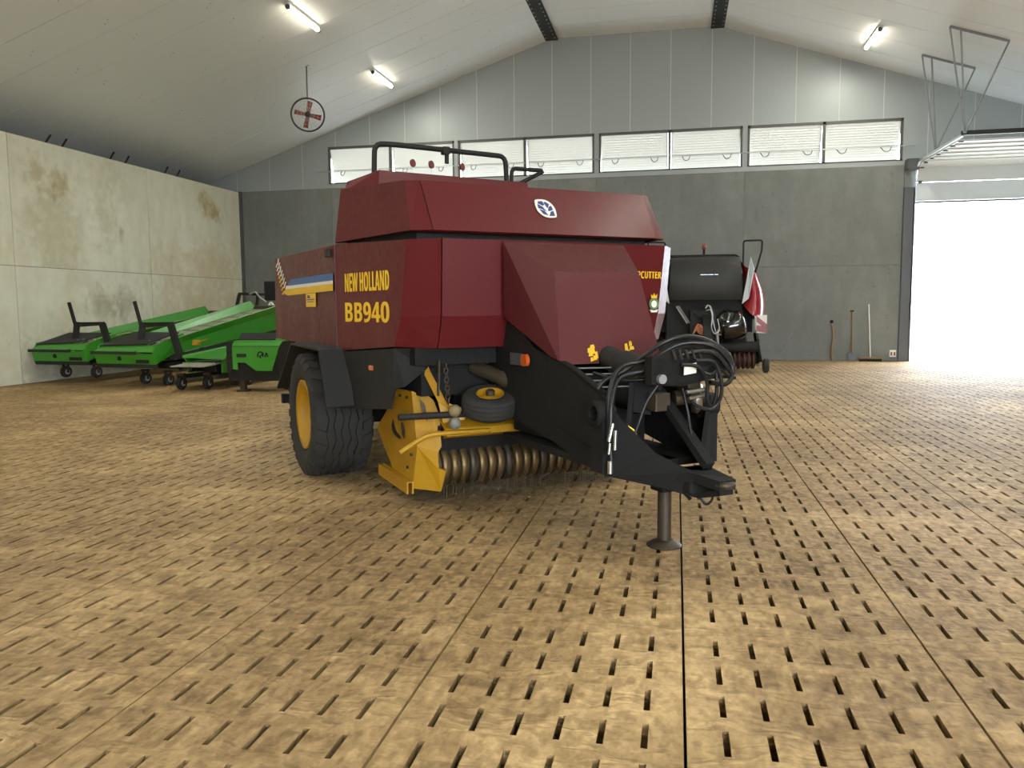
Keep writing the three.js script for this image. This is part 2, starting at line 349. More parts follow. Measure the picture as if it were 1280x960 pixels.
{
  const w = struct('wall_back', 'gable wall of grey concrete with upright light panels above the windows', 'wall');
  const xs = [EL, -14.6, -10.9, -6.74, -2.39, 1.89, 6.2];
  for (let i = 0; i < xs.length - 1; i++) for (const [a, b] of [[0, 2.72], [2.72, HC]]) {
    const g = span(xs[i] + 0.006, xs[i + 1] - 0.006, a + 0.005, b - 0.005, ZB - 0.25, ZB, 0.006); uvm(g, i * 1.37, a * 0.6 + i * 0.5);
    mesh('concrete_panel', g, M.concreteGrey, w);
  }
  mesh('concrete_panel', span(6.2, DX0, 0, HC, ZB - 0.25, ZB), M.concreteGrey, w);
  mesh('concrete_panel', span(DX1, ER, 0, HC, ZB - 0.25, ZB), M.concreteGrey, w);
  mesh('door_lintel', span(DX0, DX1, DY, HC, ZB - 0.25, ZB), M.steelGrey, w);
  mesh('joint_filler', [...xs.slice(1, 6).map((x) => span(x - 0.02, x + 0.02, 0, HC - 0.01, ZB - 0.2, ZB - 0.012)), span(EL, 6.2, 2.69, 2.75, ZB - 0.2, ZB - 0.012)], M.concreteGrey, w);
  mesh('sill_strip', span(-10.98, 6.12, HC, WY0, ZB - 0.1, ZB), M.panelWall, w);
  const P = 1.165, seams = []; for (let k = -11; k <= 15; k++) seams.push(KL + P * k);
  const inWin = (x) => x > -10.98 && x < 6.12;
  for (let i = 0; i < seams.length - 1; i++) {
    const a = Math.max(EL, seams[i]) + 0.012, b = Math.min(ER, seams[i + 1]) - 0.012; if (b <= a) continue;
    const pts = []; const ya = inWin(a) ? WY1 : HC, yb = inWin(b) ? WY1 : HC; pts.push([a, ya, ZB]);
    if (ya !== yb) { const x = ya > yb ? 6.12 : -10.98; pts.push([x, ya, ZB], [x, yb, ZB]); }
    pts.push([b, yb, ZB], [b, roofY(b) + 0.1, ZB]); for (const k of [KR, KL]) if (k > a && k < b) pts.push([k, roofY(k) + 0.1, ZB]); pts.push([a, roofY(a) + 0.1, ZB]);
    mesh('wall_panel', sheet(pts, 0.1), M.panelWall, w);
    if (i) { const x = seams[i]; if (x > EL && x < ER) mesh('joint_strip', span(x - 0.016, x + 0.016, inWin(x) ? WY1 : HC, roofY(x) + 0.1, ZB - 0.1, ZB - 0.004), M.joint, w); }
  }
  for (let i = 0; i < 3; i++) mesh('window_post', span(GR[i][1], GR[i + 1][0], WY0, WY1, ZB - 0.1, ZB), M.panelWall, w);
}
{
  const f = struct('wall_front', 'panelled front gable wall of the hall', 'wall');
  const pts = [[EL, -0.1, ZF], [EL, roofY(EL), ZF], [KL, RIDGE, ZF], [KR, RIDGE, ZF], [ER, roofY(ER), ZF], [ER, -0.1, ZF], [FX1, -0.1, ZF], [FX1, FY, ZF], [FX0, FY, ZF], [FX0, -0.1, ZF]];
  mesh('wall_panel', sheet(pts, 0.12), M.panelWall, f);
  const g = struct('ground', 'pale concrete yard outside the open door', 'yard');
  mesh('yard_surface', span(-60, 80, -0.9, -0.02, -110, ZB - 0.3), M.yard, g);
  mesh('yard_surface', span(-60, 80, -0.9, -0.02, ZF + 0.3, 90), M.yard, g);
}
// the eight top-hung windows, swung out at the foot
{
  const names = ['left end', 'second', 'third', 'fourth', 'fifth', 'sixth', 'seventh', 'door end']; let k = 0;
  for (const [a, b] of GR) for (const h of [0, 1]) {
    const m = (a + b) / 2, x0 = h ? m : a, x1 = h ? b : m, f = 0.055, z0 = ZB - 0.1, z1 = ZB + 0.012;
    const w = struct('window_' + (k + 1), `tilted translucent ribbed window pane, number ${['one', 'two', 'three', 'four', 'five', 'six', 'seven', 'eight'][k]} of the strip counted from the concrete side wall`, 'window');
    mesh('frame', [span(x0, x0 + (h ? f * 0.7 : f), WY0, WY1, z0, z1), span(x1 - (h ? f : f * 0.7), x1, WY0, WY1, z0, z1), span(x0, x1, WY0, WY0 + f * 0.6, z0, z1), span(x0, x1, WY1 - f * 1.3, WY1, z0, z1)], M.frameGrey, w);
    const pw = x1 - x0 - f * 2.2, ph = WY1 - WY0 - 0.1, pg = [];
    pg.push(box(pw, ph, 0.016, 0, -ph / 2, 0));
    for (let q = 1; q < 15; q++) pg.push(box(pw, 0.012, 0.02, 0, -ph * q / 15, 0.004));
    const p = mesh('pane', pg, M.pane, w); p.position.set((x0 + x1) / 2, WY1 - 0.075, ZB - 0.06); p.rotation.x = 0.3;
    const fr = mesh('sash', [box(0.03, ph, 0.03, -pw / 2, -ph / 2, 0), box(0.03, ph, 0.03, pw / 2, -ph / 2, 0), box(pw, 0.03, 0.03, 0, -ph, 0)], M.white, w); fr.position.copy(p.position); fr.rotation.x = 0.3;
    k++;
  }
  const o = thing('window_opener_rod', 'long thin window opener rod with curved arms below the window strip', 'opener rod');
  mesh('rod', rod([-11.35, 5.98, ZB + 0.1], [6.42, 5.98, ZB + 0.1], 0.014, 6), M.galv, o);
  for (const [a, b] of GR) for (const f of [0.12, 0.4, 0.62, 0.9]) {
    const x = lerp(a, b, f);
    mesh('arm', tube([[x + 0.1, 5.98, ZB + 0.1], [x + 0.05, 5.86, ZB + 0.08], [x - 0.06, 5.86, ZB + 0.02], [x - 0.12, 5.98, ZB - 0.1], [x - 0.12, 6.0, ZB - 0.2]], 0.011, 10, 5), M.steelGrey, o);
  }
}
// ---------- sectional door ----------
{
  const t = struct('trim_1', 'dark grey steel post beside the open doorway', 'door post');
  mesh('post', span(6.18, DX0, 0, 4.85, ZB, ZB + 0.1, 0.01), M.steelGrey, t);
  const d = struct('door_1', 'white sectional overhead door raised under the ceiling on rails', 'overhead door');
  const z = ZB + 0.07, x0 = DX0 + 0.02, x1 = DX1 - 0.02;
  const sec = (a, b) => { const v = V(b).sub(V(a)), n = new THREE.Vector3().crossVectors(new THREE.Vector3(1, 0, 0), v).normalize(); return bar([(x0 + x1) / 2, a[1], a[2]], [(x0 + x1) / 2, b[1], b[2]], x1 - x0, 0.045, [n.x, n.y, n.z]); };
  const ch = [[4.45, z], [4.97, z], [5.36, z + 0.12], [5.47, z + 0.5]]; for (let k = 1; k < 6; k++) ch.push([5.47, z + 0.5 + k * 0.55]);
  for (let i = 0; i < ch.length - 1; i++) {
    const a = [0, ch[i][0], ch[i][1]], b = [0, ch[i + 1][0], ch[i + 1][1]], l = Math.hypot(b[1] - a[1], b[2] - a[2]), e = 0.008 / l;
    const s = mesh('door_section', sec([0, lerp(a[1], b[1], e), lerp(a[2], b[2], e)], [0, lerp(b[1], a[1], e), lerp(b[2], a[2], e)]), M.doorSkin, d);
    const off = i < 2 ? [0, 0, 0.03] : [0, -0.035, 0.0];
    mesh('hinge', box(0.1, i < 3 ? 0.07 : 0.03, i < 3 ? 0.03 : 0.07, x0 + 0.08, b[1] + off[1], b[2] + off[2] + (i < 3 ? 0.03 : 0)), M.steelGrey, s);
    if (i > 2) mesh('stiffening_rib', span(x0 + 0.06, x1 - 0.06, a[1] - 0.06, a[1] - 0.025, a[2] + 0.18, a[2] + 0.24), M.white, s);
  }
  mesh('bottom_seal', span(x0, x1, 4.4, 4.45, z - 0.03, z + 0.03), M.frameGrey, d);
  const pth = [[4.9, z - 0.02], [5.36, z + 0.14], [5.44, z + 0.3]];
  for (const x of [x0 - 0.035, x1 + 0.035]) mesh('rail', [span(x - 0.025, x + 0.025, 0, 4.95, z - 0.02, z + 0.03), bar([x, 4.93, z], [x, 5.3, z + 0.06], 0.05, 0.05), bar([x, 5.28, z + 0.05], [x, 5.5, z + 0.4], 0.05, 0.05), span(x - 0.03, x + 0.03, 5.47, 5.53, z + 0.38, -20.75)], M.galv, d);
  mesh('end_bar', span(x0 - 0.06, x1 + 0.06, 5.5, 5.6, -20.78, -20.7), M.darkSteel, d);
  mesh('shaft_bracket', span(6.18, 6.5, 5.3, 5.6, ZB + 0.0, ZB + 0.3, 0.02), M.steelGrey, d);
  for (const [zz, nm] of [[-20.6, 0], [-22.72, 1]]) {
    const h = thing('rail_hanger', nm ? 'slotted steel rail hanger close to the gable wall' : 'slotted steel rail hanger at the free end of the door rail', 'hanger');
    const a = [6.05, roofY(6.05) - 0.02, zz], b = [7.3, roofY(7.3) - 0.02, zz], c = [6.45, 5.53, zz + 0.0];
    mesh('top_bar', bar(a, b, 0.05, 0.05), M.hanger, h);
    mesh('leg', bar(a, [c[0], c[1], c[2]], 0.04, 0.03), M.hanger, h); mesh('leg', bar([6.28, roofY(6.28) - 0.03, zz], [c[0] + 0.02, c[1], c[2]], 0.04, 0.03), M.hanger, h);
    mesh('brace', bar(b, [c[0] + 0.03, c[1], c[2]], 0.04, 0.03), M.hanger, h);
  }
}
// ---------- tube lamps along both slopes ----------
{
  const ORD = ['first', 'second', 'third', 'fourth', 'fifth', 'sixth'];
  for (const [x, zs] of [[-8.2, [-22.05, -17.15, -12.25, -7.35, -2.45, 2.45]], [4.8, [-22.3, -17.4, -12.5, -7.6, -2.7, 2.2]]]) for (const [i, z] of zs.entries()) {
    const y = roofY(x), s = x < KL ? SL : -SL;
    const l = thing('tube_lamp', 'lit tube lamp on the ' + (x < KL ? 'concrete wall' : 'overhead door') + ' side of the ceiling, ' + ORD[i] + ' from the gable wall', 'lamp', [x, y, z], 0, x < KL ? 'tube lamps above the concrete side wall' : 'tube lamps on the door side');
    l.rotation.z = Math.atan(s);
    mesh('housing', span(-0.06, 0.06, -0.07, -0.005, -0.74, 0.74, 0.015), M.white, l);
    mesh('tube', uvm(new THREE.CapsuleGeometry(0.045, 1.34, 4, 12).rotateX(Math.PI / 2).translate(0, -0.105, 0)), M.tubeGlow, l);
    const r = new THREE.RectAreaLight(0xfdfff2, LAMP, 0.1, 1.4); r.position.set(0, -0.16, 0); r.rotation.x = -Math.PI / 2; l.add(r);
    for (const e of [-0.75, 0.75]) mesh('end_cap', disc(0.052, 0.05, [0, -0.1, e], [0, 0, 1], 12), M.steelGrey, l);
  }
}
// ---------- hanging fan ----------
{
  const f = thing('hanging_fan', 'round caged fan with four red blades hanging from the ceiling on a rod', 'fan', [-9.26, 6.54, -19.5], 0.42);
  const R = 0.41;
  mesh('drop_rod', rod([0, R - 0.02, -0.05], [0, 1.24, -0.05], 0.018, 8), M.steelGrey, f);
  mesh('ceiling_bracket', box(0.1, 0.05, 0.1, 0, 1.25, -0.05), M.steelGrey, f);
  mesh('rim', uvm(new THREE.TorusGeometry(R, 0.022, 8, 48).toNonIndexed()), M.darkSteel, f);
  const cage = []; for (let k = 0; k < 24; k++) { const a = k / 24 * Math.PI * 2; cage.push(rod([Math.cos(a) * 0.08, Math.sin(a) * 0.08, 0.1], [Math.cos(a) * R, Math.sin(a) * R, 0.01], 0.003, 4)); }
  for (const q of [0.16, 0.26, 0.34]) cage.push(uvm(new THREE.TorusGeometry(q, 0.003, 4, 40).toNonIndexed().translate(0, 0, 0.1 - (q - 0.08) * 0.27)));
  mesh('cage', cage, M.galv, f);
  const hub = mesh('motor', [lathe([[0, -0.12], [0.07, -0.1], [0.075, 0.06], [0.05, 0.1], [0, 0.105]], 'z', 20)], M.darkSteel, f);
  for (let k = 0; k < 4; k++) {
    const g = sheet([[0.055, -0.05, 0], [0.33, -0.085, 0.0], [0.34, 0.06, 0.0], [0.055, 0.045, 0]], 0.008); g.rotateX(0.45); g.rotateZ(k * Math.PI / 2 + 0.25 + Math.PI / 4 - 1.2); mesh('blade', g, M.fanRed, f);
  }
}
// ---------- anchor rods on top of the concrete wall ----------
for (const [i, z] of [-21.32, -20.75, -19.08, -18.5, -16.85, -16.35].entries()) {
  const a = mesh('anchor_rod', rod([XL - 0.15, HC - 0.02, z], [XL - 0.15, HC + 0.22, z - 0.19], 0.022, 8), M.darkSteel);
  tag(a, 'dark slanted lifting rod on top of the concrete side wall, ' + ['first', 'second', 'third', 'fourth', 'fifth', 'sixth'][i] + ' from the gable wall', 'rod', 'lifting rods on the side wall');
}
// ---------- tools leaning on the gable wall ----------
{
  let t = thing('yard_broom', 'wide yard broom with a pale handle standing against the gable wall by the door', 'broom', [5.42, 0, ZB + 0.2]);
  mesh('handle', rod([0, 0.1, 0], [-0.05, 1.62, -0.16], 0.017, 8), M.white, t); mesh('head', box(0.62, 0.06, 0.08, 0, 0.1, 0, 0.01), M.wood, t); mesh('bristles', box(0.6, 0.075, 0.07, 0, 0.0375, 0), M.dark, t);
  t = thing('shovel', 'shovel with a rounded blade leaning on the gable wall beside the broom', 'shovel', [4.93, 0, ZB + 0.22]);
  mesh('handle', rod([0, 0.2, -0.01], [0, 1.42, -0.18], 0.018, 8), M.wood, t); mesh('grip', rod([-0.045, 1.43, -0.18], [0.045, 1.43, -0.18], 0.018, 8), M.dark, t);
  const bl = outline([[-0.1, 0.24], [-0.115, 0.08], [-0.06, 0.01], [0, 0], [0.06, 0.01], [0.115, 0.08], [0.1, 0.24], [0.03, 0.28], [-0.03, 0.28]], 0.006); bl.rotateX(-0.1); mesh('blade', uvm(bl.toNonIndexed()), M.steelGrey, t);
  t = thing('dirty_pole', 'short dark knobbed pole leaning on the gable wall beside the shovel', 'pole', [4.38, 0, ZB + 0.2]);
  mesh('shaft', tube([[0.02, 0.01, 0], [0.01, 0.4, -0.05], [0.05, 0.75, -0.1], [0, 1.1, -0.15]], 0.026, 14, 7), M.wood, t); mesh('knob', sphere(0.05, 0.0, 1.13, -0.14, 10), M.dark, t);
  t = thing('wall_socket', 'small white double socket low on the gable wall beside the door post', 'socket', [6.05, 0.22, ZB]);
  mesh('plate', box(0.17, 0.2, 0.06, 0, 0, 0.03, 0.01), M.white, t); for (const s of [-1, 1]) mesh('outlet', box(0.045, 0.1, 0.02, s * 0.04, -0.01, 0.06), M.redLens, t);
}

// ---------- the red square baler ----------
// machine frame: x across (towards the door side), y up, z forward to the hitch; the parking jack stands near the origin
function tyreGeo(r, w, lugs, ribs) {
  const hw = w / 2, prof = [[r * 0.52, -hw * 0.72], [r * 0.6, -hw * 0.9], [r * 0.78, -hw], [r * 0.9, -hw * 0.97], [r * 0.955, -hw * 0.86], [r * 0.965, 0], [r * 0.955, hw * 0.86], [r * 0.9, hw * 0.97], [r * 0.78, hw], [r * 0.6, hw * 0.9], [r * 0.52, hw * 0.72]];
  const parts = [lathe(prof, 'x', 64)];
  for (let q = 0; q < ribs; q++) {                     // zigzag centre ribs
    const xc = (q - (ribs - 1) / 2) * (w * 0.6 / ribs), rw = w * 0.6 / ribs * 0.36, n = 120, pos = [];
    const P = (k, o) => { const t = k % n, a = t / n * Math.PI * 2, zig = (Math.abs(((t + (q % 2) * 2) % 8) - 4) - 2) * 0.0075 * (w / 0.58), c = [[-rw, r * 0.955], [-rw * 0.8, r], [rw * 0.8, r], [rw, r * 0.955]][o]; return [xc + c[0] + zig, Math.cos(a) * c[1], Math.sin(a) * c[1]]; };
    for (let k = 0; k < n; k++) for (let o = 0; o < 3; o++) { const a = P(k, o), b = P(k + 1, o), c = P(k + 1, o + 1), d = P(k, o + 1); pos.push(...a, ...c, ...b, ...a, ...d, ...c); }
    const g = new THREE.BufferGeometry(); g.setAttribute('position', new THREE.Float32BufferAttribute(pos, 3)); g.computeVertexNormals(); parts.push(uvm(g));
  }
  for (const s of [-1, 1]) for (let k = 0; k < lugs; k++) {   // slanted shoulder lugs
    const a = (k + (s > 0 ? 0.5 : 0)) / lugs * Math.PI * 2, h = Math.PI / lugs * 0.52, sk = 0.06;
    const pt = (x, rad, an) => [x * s, Math.cos(an) * rad, Math.sin(an) * rad];
    const top = [pt(hw * 0.6, r, a - h + sk), pt(hw * 0.6, r, a + h + sk), pt(hw * 0.9, r * 0.975, a + h * 1.1), pt(hw * 1.02, r * 0.87, a + h * 1.1 - sk * 0.3), pt(hw * 1.02, r * 0.87, a - h * 1.1 - sk * 0.3), pt(hw * 0.9, r * 0.975, a - h * 1.1)];
    const low = [pt(hw * 0.58, r * 0.94, a - h + sk), pt(hw * 0.58, r * 0.94, a + h + sk), pt(hw * 0.82, r * 0.93, a + h * 1.1), pt(hw * 0.93, r * 0.85, a + h * 1.1 - sk * 0.3), pt(hw * 0.93, r * 0.85, a - h * 1.1 - sk * 0.3), pt(hw * 0.82, r * 0.93, a - h * 1.1)];
    const pos = [], q4 = (A, B, C, D) => pos.push(...A, ...B, ...C, ...A, ...C, ...D);
    q4(top[0], top[1], top[2], top[5]); q4(top[5], top[2], top[3], top[4]);
    for (let i = 0; i < 6; i++) { const j = (i + 1) % 6; q4(top[i], low[i], low[j], top[j]); }
    const g = new THREE.BufferGeometry(); g.setAttribute('position', new THREE.Float32BufferAttribute(pos, 3)); g.computeVertexNormals(); parts.push(uvm(g));
  }
  return merge(parts);
}
const baler = thing('square_baler', 'large dark red square baler with yellow pickup and black drawbar resting on its jack', 'baler', [-0.118, 0, -5.304], 38 * Math.PI / 180);
const b = baler;
{
  // key points of the bodywork, left half
  const T = [-1.18, 2.115, -1.52], Tm = [-1.2, 1.54, -1.62], Tb = [-1.22, 1.305, -1.74], S = [-0.965, 2.115, -1.33], Sm = [-0.95, 1.54, -1.4], Sb = [-0.95, 1.295, -1.49], C = [0.045, 2.115, -1.29], Cm = [0.045, 1.54, -1.36], Cb = [0.045, 1.295, -1.45];
  const mx = (pts) => pts.map(([x, y, z]) => [0.09 - x, y, z]).reverse(), flip = ([x, y, z]) => [0.09 - x, y, z];
  const HT = [-1.4, 2.165, -2.76], HB = [-1.4, 1.235, -2.76];
  const g1 = 0.006, off = (p, d) => [p[0] + d[0], p[1] + d[1], p[2] + d[2]];
  // inner body behind the shields
  const prism = (o, y0, y1) => { const pts = [...o, ...o.map(([x, z]) => [-x, z]).reverse()]; return [sheet(pts.map(([x, z]) => [x, y1, z]), y1 - y0)]; };
  mesh('inner_body', [...prism([[-1.08, -1.78], [-1.34, -2.8], [-1.34, -5.5]].reverse(), 1.34, 2.17), ...prism([[-1.06, -1.62], [-1.3, -2.75]].reverse(), 2.1, 2.28)], M.black, b);
  mesh('bale_chamber', [span(-0.62, 0.62, 0.62, 1.4, -5.9, -2.0), span(-1.0, 1.0, 0.9, 1.36, -5.4, -1.75), span(-0.62, 0.62, 0.6, 0.75, -6.9, -5.9), span(-0.62, -0.56, 0.7, 1.4, -6.6, -5.9), span(0.56, 0.62, 0.7, 1.4, -6.6, -5.9)], M.frame, b);
  mesh('axle', [span(-1.1, 1.1, 0.48, 0.62, -3.58, -3.42), span(-0.7, -0.55, 0.5, 1.0, -3.7, -3.3), span(0.55, 0.7, 0.5, 1.0, -3.7, -3.3)], M.frame, b);
  for (const s of [1, -1]) {
    const m = s > 0 ? (p) => p : mx;
    // rear side shield
    const side = mesh('side_shield', sheet(m([[-1.42, 2.2, -5.58], [-1.43, 1.262, -5.62], [-1.41, 1.238, -2.775], [-1.41, 2.16, -2.775]]), 0.03), M.red, b);
    if (s > 0) {
      const u = [0, 0, 1], v = [0, 1, 0], X = -1.424;
      const strip = (pts, mat, name) => mesh(name, uvm(lay(outline(pts, 0.004), [X, 0, 0], u, v)), mat, side);
      strip([[-4.85, 1.86], [-2.8, 1.852], [-2.8, 1.915], [-4.6, 1.925]], M.blueInk, 'blue_stripe');
      strip([[-4.95, 1.825], [-2.8, 1.825], [-2.8, 1.852], [-4.85, 1.86]], M.whiteInk, 'white_stripe');
      strip([[-5.02, 1.775], [-4.8, 1.755], [-2.8, 1.762], [-2.8, 1.825], [-4.95, 1.825]], M.yellowInk, 'yellow_stripe');
      for (let k = 0; k < 8; k++) {                       // ear of straw at the tail of the stripes
        const z = -5.0 - k * 0.055, y = 1.8 + k * 0.046, l = 0.16 - k * 0.008;
        strip([[z, y], [z + 0.05, y - 0.008], [z + l, y + 0.06], [z + l - 0.05, y + 0.066]], M.whiteInk, 'straw_mark');
        strip([[z - l, y - 0.02], [z - l + 0.05, y - 0.034], [z - 0.01, y - 0.004], [z - 0.03, y + 0.014]], k < 5 ? M.yellowInk : M.whiteInk, 'straw_mark');
      }
      strip([[-3.9, 1.625], [-3.48, 1.625], [-3.48, 1.755], [-3.9, 1.755]], M.yellowInk, 'warning_sticker');
      const st = mesh('sticker_print', [lay(outline([[-3.86, 1.69], [-3.52, 1.69], [-3.52, 1.702], [-3.86, 1.702]], 0.002), [X - 0.004, 0, 0], u, v), lay(outline([[-3.84, 1.67], [-3.56, 1.67], [-3.56, 1.677], [-3.84, 1.677]], 0.002), [X - 0.004, 0, 0], u, v), lay(outline([[-3.84, 1.71], [-3.7, 1.71], [-3.72, 1.735], [-3.82, 1.742]], 0.002), [X - 0.004, 0, 0], u, v)], M.navy, side);
      mesh('latch', span(-1.455, -1.42, 2.06, 2.13, -2.95, -2.86, 0.006), M.black, side);
    }
    // hinged front side door
    const e = 0.012, door = mesh('front_side_door', sheet(m([[HT[0], HT[1], HT[2]], HB, Tb, Tm, T]), 0.03), M.red, b);
    if (s > 0) {
      const u = [0.22, 0, 1.24], O = (t, y) => [-1.4 + 0.22 * t - 0.003, y, -2.76 + 1.24 * t];
      mesh('lettering', uvm(lay(letters('NEW HOLLAND', 0.8, 0.158), O(0.143, 1.745), u, [0, 1, 0])), M.yellowInk, door);
      mesh('lettering', uvm(lay(letters('BB940', 0.8, 0.167), O(0.136, 1.49), u, [0, 1, 0])), M.yellowInk, door);
    }
    // corner and front shields with a bent-in lower band
    const d = 0.01;
    mesh('corner_shield', [sheet(m([T, Tm, [Sm[0] - d, Sm[1], Sm[2] - d * 0.5], [S[0] - d, S[1], S[2] - d * 0.5]]), 0.03), sheet(m([Tm, Tb, [Sb[0] - d, Sb[1], Sb[2]], [Sm[0] - d, Sm[1], Sm[2] - d * 0.5]]), 0.03)], M.red, b);
    const fr = mesh('front_shield', [sheet(m([S, Sm, Cm, C]), 0.03), sheet(m([Sm, Sb, Cb, Cm]), 0.03)], M.red, b);
    if (s < 0) {
      const zf = (x) => -1.325 - 0.04 * (x - 0.045) / 1.0 + 0.006, u = [0.95, 0, -0.04];
      mesh('lettering', uvm(lay(letters('CROPCUTTER', 0.375, 0.062), [0.672, 1.838, zf(0.672)], u, [0, 1, 0])), M.yellowInk, fr);
      const at = (x, y) => [x, y, zf(x)];
      const ell = (rx, ry, n = 16) => Array.from({ length: n }, (_, k) => [Math.cos(k / n * 6.2832) * rx, Math.sin(k / n * 6.2832) * ry]);
      const crest = mesh('crest_sticker', uvm(lay(outline(ell(0.052, 0.052), 0.003), at(0.97, 1.625), u, [0, 1, 0])), std(0x5f7a4a, 0.5), fr);
      for (const [g, mt, y, h] of [[ell(0.03, 0.03), M.whiteInk, 1.622, 0.005], [[[-0.045, 0.005], [-0.03, -0.02], [0.03, -0.02], [0.045, 0.005], [0, -0.005]], M.whiteInk, 1.572, 0.005], [[[-0.03, 0], [0.03, 0], [0.035, 0.035], [0.012, 0.018], [0, 0.042], [-0.012, 0.018], [-0.035, 0.035]], M.yellowInk, 1.672, 0.005]]) mesh('crest_detail', uvm(lay(outline(g, h), at(0.97, y), u, [0, 1, 0])), mt, fr);
      mesh('grab_handle', bent([[0.72, 1.66, zf(0.72)], [0.74, 1.67, -1.3], [0.78, 1.78, -1.3], [0.78, 1.79, zf(0.78)]], 0.014, 0.03), M.black, fr);
    }
  }
  // upper hood
  const hb = 2.19, ht = 2.585;
  const A = [-1.4, hb - 0.01, -2.78], B = [-1.13, hb, -1.56], D = [-0.98, hb, -1.47], A2 = [-1.33, 2.645, -2.8], B2 = [-1.1, 2.59, -1.77], D2 = [-1.0, 2.585, -1.69];
  const hood = mesh('upper_hood', [
    sheet([A, B, B2, A2], 0.03), sheet([B, [D[0] - 0.006, D[1], D[2] - 0.004], [D2[0] - 0.006, D2[1], D2[2] - 0.004], B2], 0.03), sheet(mx([A, B, B2, A2]), 0.03), sheet(mx([B, D, D2, B2]), 0.03),
    sheet([D, flip(D), flip(D2), D2], 0.03),
    sheet([D2, flip(D2), flip(B2), flip(A2), A2, B2], 0.03),
    sheet([[-1.37, 2.18, -2.79], [-1.31, 2.63, -2.81], [1.4, 2.63, -2.81], [1.46, 2.18, -2.79]], 0.03),
  ], M.red, b);
  mesh('top_cover', [sheet([[-1.05, 2.6, -2.62], [0.44, 2.6, -2.62], [0.44, 2.79, -2.66], [-1.02, 2.81, -2.66]], 0.02), sheet([[-1.02, 2.81, -2.66], [0.44, 2.79, -2.66], [0.44, 2.78, -2.84], [-1.0, 2.8, -2.84]], 0.02), sheet([[-1.3, 2.63, -2.8], [-1.05, 2.6, -2.62], [-1.02, 2.81, -2.66], [-1.26, 2.72, -2.84]], 0.02), sheet([[-1.02, 2.81, -2.66], [-1.0, 2.8, -2.84], [-1.26, 2.72, -2.84]], 0.02), sheet([[0.44, 2.6, -2.84], [-1.3, 2.6, -2.84], [-1.26, 2.72, -2.84], [-1.0, 2.8, -2.84], [0.44, 2.78, -2.84]], 0.02)], M.red, b);
  // leaf emblem on the hood front
  {
    const O = [0.043, 2.404, -1.588 + 0.005], u = [1, 0, 0], v = [0, 0.395, -0.22], R = 0.112;
    const lens = (s, n = 14) => { const p = []; for (let k = 0; k <= n; k++) { const t = k / n * Math.PI; p.push([Math.cos(t) * s, Math.sin(t) * s * 0.74]); } for (let k = 1; k < n; k++) { const t = Math.PI + k / n * Math.PI; p.push([Math.cos(t) * s, Math.sin(t) * s * 0.74]); } return p.map(([x, y]) => { const q = Math.pow(Math.abs(x) / s, 3); y *= 1 - 0.55 * q; const a = -0.78; return [x * Math.cos(a) - y * Math.sin(a), x * Math.sin(a) + y * Math.cos(a)]; }); };
    const em = mesh('emblem_plate', uvm(lay(outline(lens(R), 0.006), O, u, v)), M.whiteInk, hood);
    const leaf = (pts) => mesh('emblem_leaf', uvm(lay(outline(pts.map(([x, y]) => [x * R, y * R]), 0.010), O, u, v)), M.navy, hood);
    leaf([[0.14, -0.66], [0.6, -0.62], [0.56, -0.2], [0.32, -0.3]]); leaf([[0.05, -0.6], [-0.3, -0.52], [-0.55, -0.12], [-0.2, -0.22]]);
    leaf([[-0.02, -0.28], [-0.24, -0.12], [-0.62, 0.0], [-0.62, 0.34], [-0.25, 0.12]]); leaf([[0.3, -0.22], [0.56, -0.1], [0.5, 0.24], [0.28, 0.16], [0.12, -0.2]]);
    leaf([[-0.2, 0.22], [-0.58, 0.42], [-0.5, 0.58], [-0.16, 0.6], [-0.05, 0.3]]); leaf([[0.04, 0.26], [0.14, 0.02], [0.36, 0.36], [0.1, 0.56], [-0.06, 0.52]]);
  }
  // rails and lamps on the roof
  const rail = mesh('roof_rail', bent([[-1.045, 2.7, -2.75], [-1.03, 3.05, -2.75], [-0.87, 3.058, -2.75], [0.25, 3.035, -2.75], [0.27, 2.7, -2.75]], 0.024, 0.07), M.black, b);
  mesh('rail_clamp', [box(0.07, 0.07, 0.07, -0.36, 3.04, -2.75, 0.01), rod([-0.36, 3.0, -2.72], [-0.36, 2.92, -2.72], 0.02)], M.black, rail);
  mesh('step_handle', bent([[0.31, 2.75, -2.75], [0.32, 2.93, -2.75], [0.68, 2.93, -2.75], [0.36, 2.77, -2.75]], 0.02, 0.05), M.black, b);
  for (const x of [-0.625, -0.444, -0.133]) { const st = mesh('knotter_flag', disc(0.036, 0.015, [x, 2.935, -2.9], [0.6, 0.1, 1], 18), M.fanRed, b); mesh('flag_rod', rod([x, 2.74, -2.9], [x, 2.9, -2.9], 0.004, 5), M.galv, st); }
  // drawbar shield
  const sT = [-0.5, 2.1, -1.26], sR = [-0.32, 1.857, -0.79], sB = [-0.39, 1.2, -0.59], sC = [-0.42, 1.335, -0.9], sK = [-0.47, 1.53, -1.33];
  const mir = flip;
  // notch at the lower edge of the front face for the drive shaft
  const arch = []; for (let k = 0; k <= 8; k++) { const t = Math.PI * k / 8; const y = 1.22 + 0.1 * Math.sin(t); arch.push([0.035 + 0.105 * Math.cos(t), y, -0.59 - (y - 1.2) * 0.3]); }
  const shield = mesh('drawbar_shield', [
    sheet([sT, sR, mir(sR), mir(sT)], 0.02), sheet([sR, sB, [-0.07, 1.2, -0.59], ...arch.slice().reverse(), [0.14, 1.2, -0.59], mir(sB), mir(sR)], 0.02),
    sheet([sT, sC, sB, sR], 0.02), sheet(mx([sT, sC, sB, sR]), 0.02), sheet([sT, sK, sC], 0.02), sheet(mx([sT, sK, sC]), 0.02)], M.redShield, b);
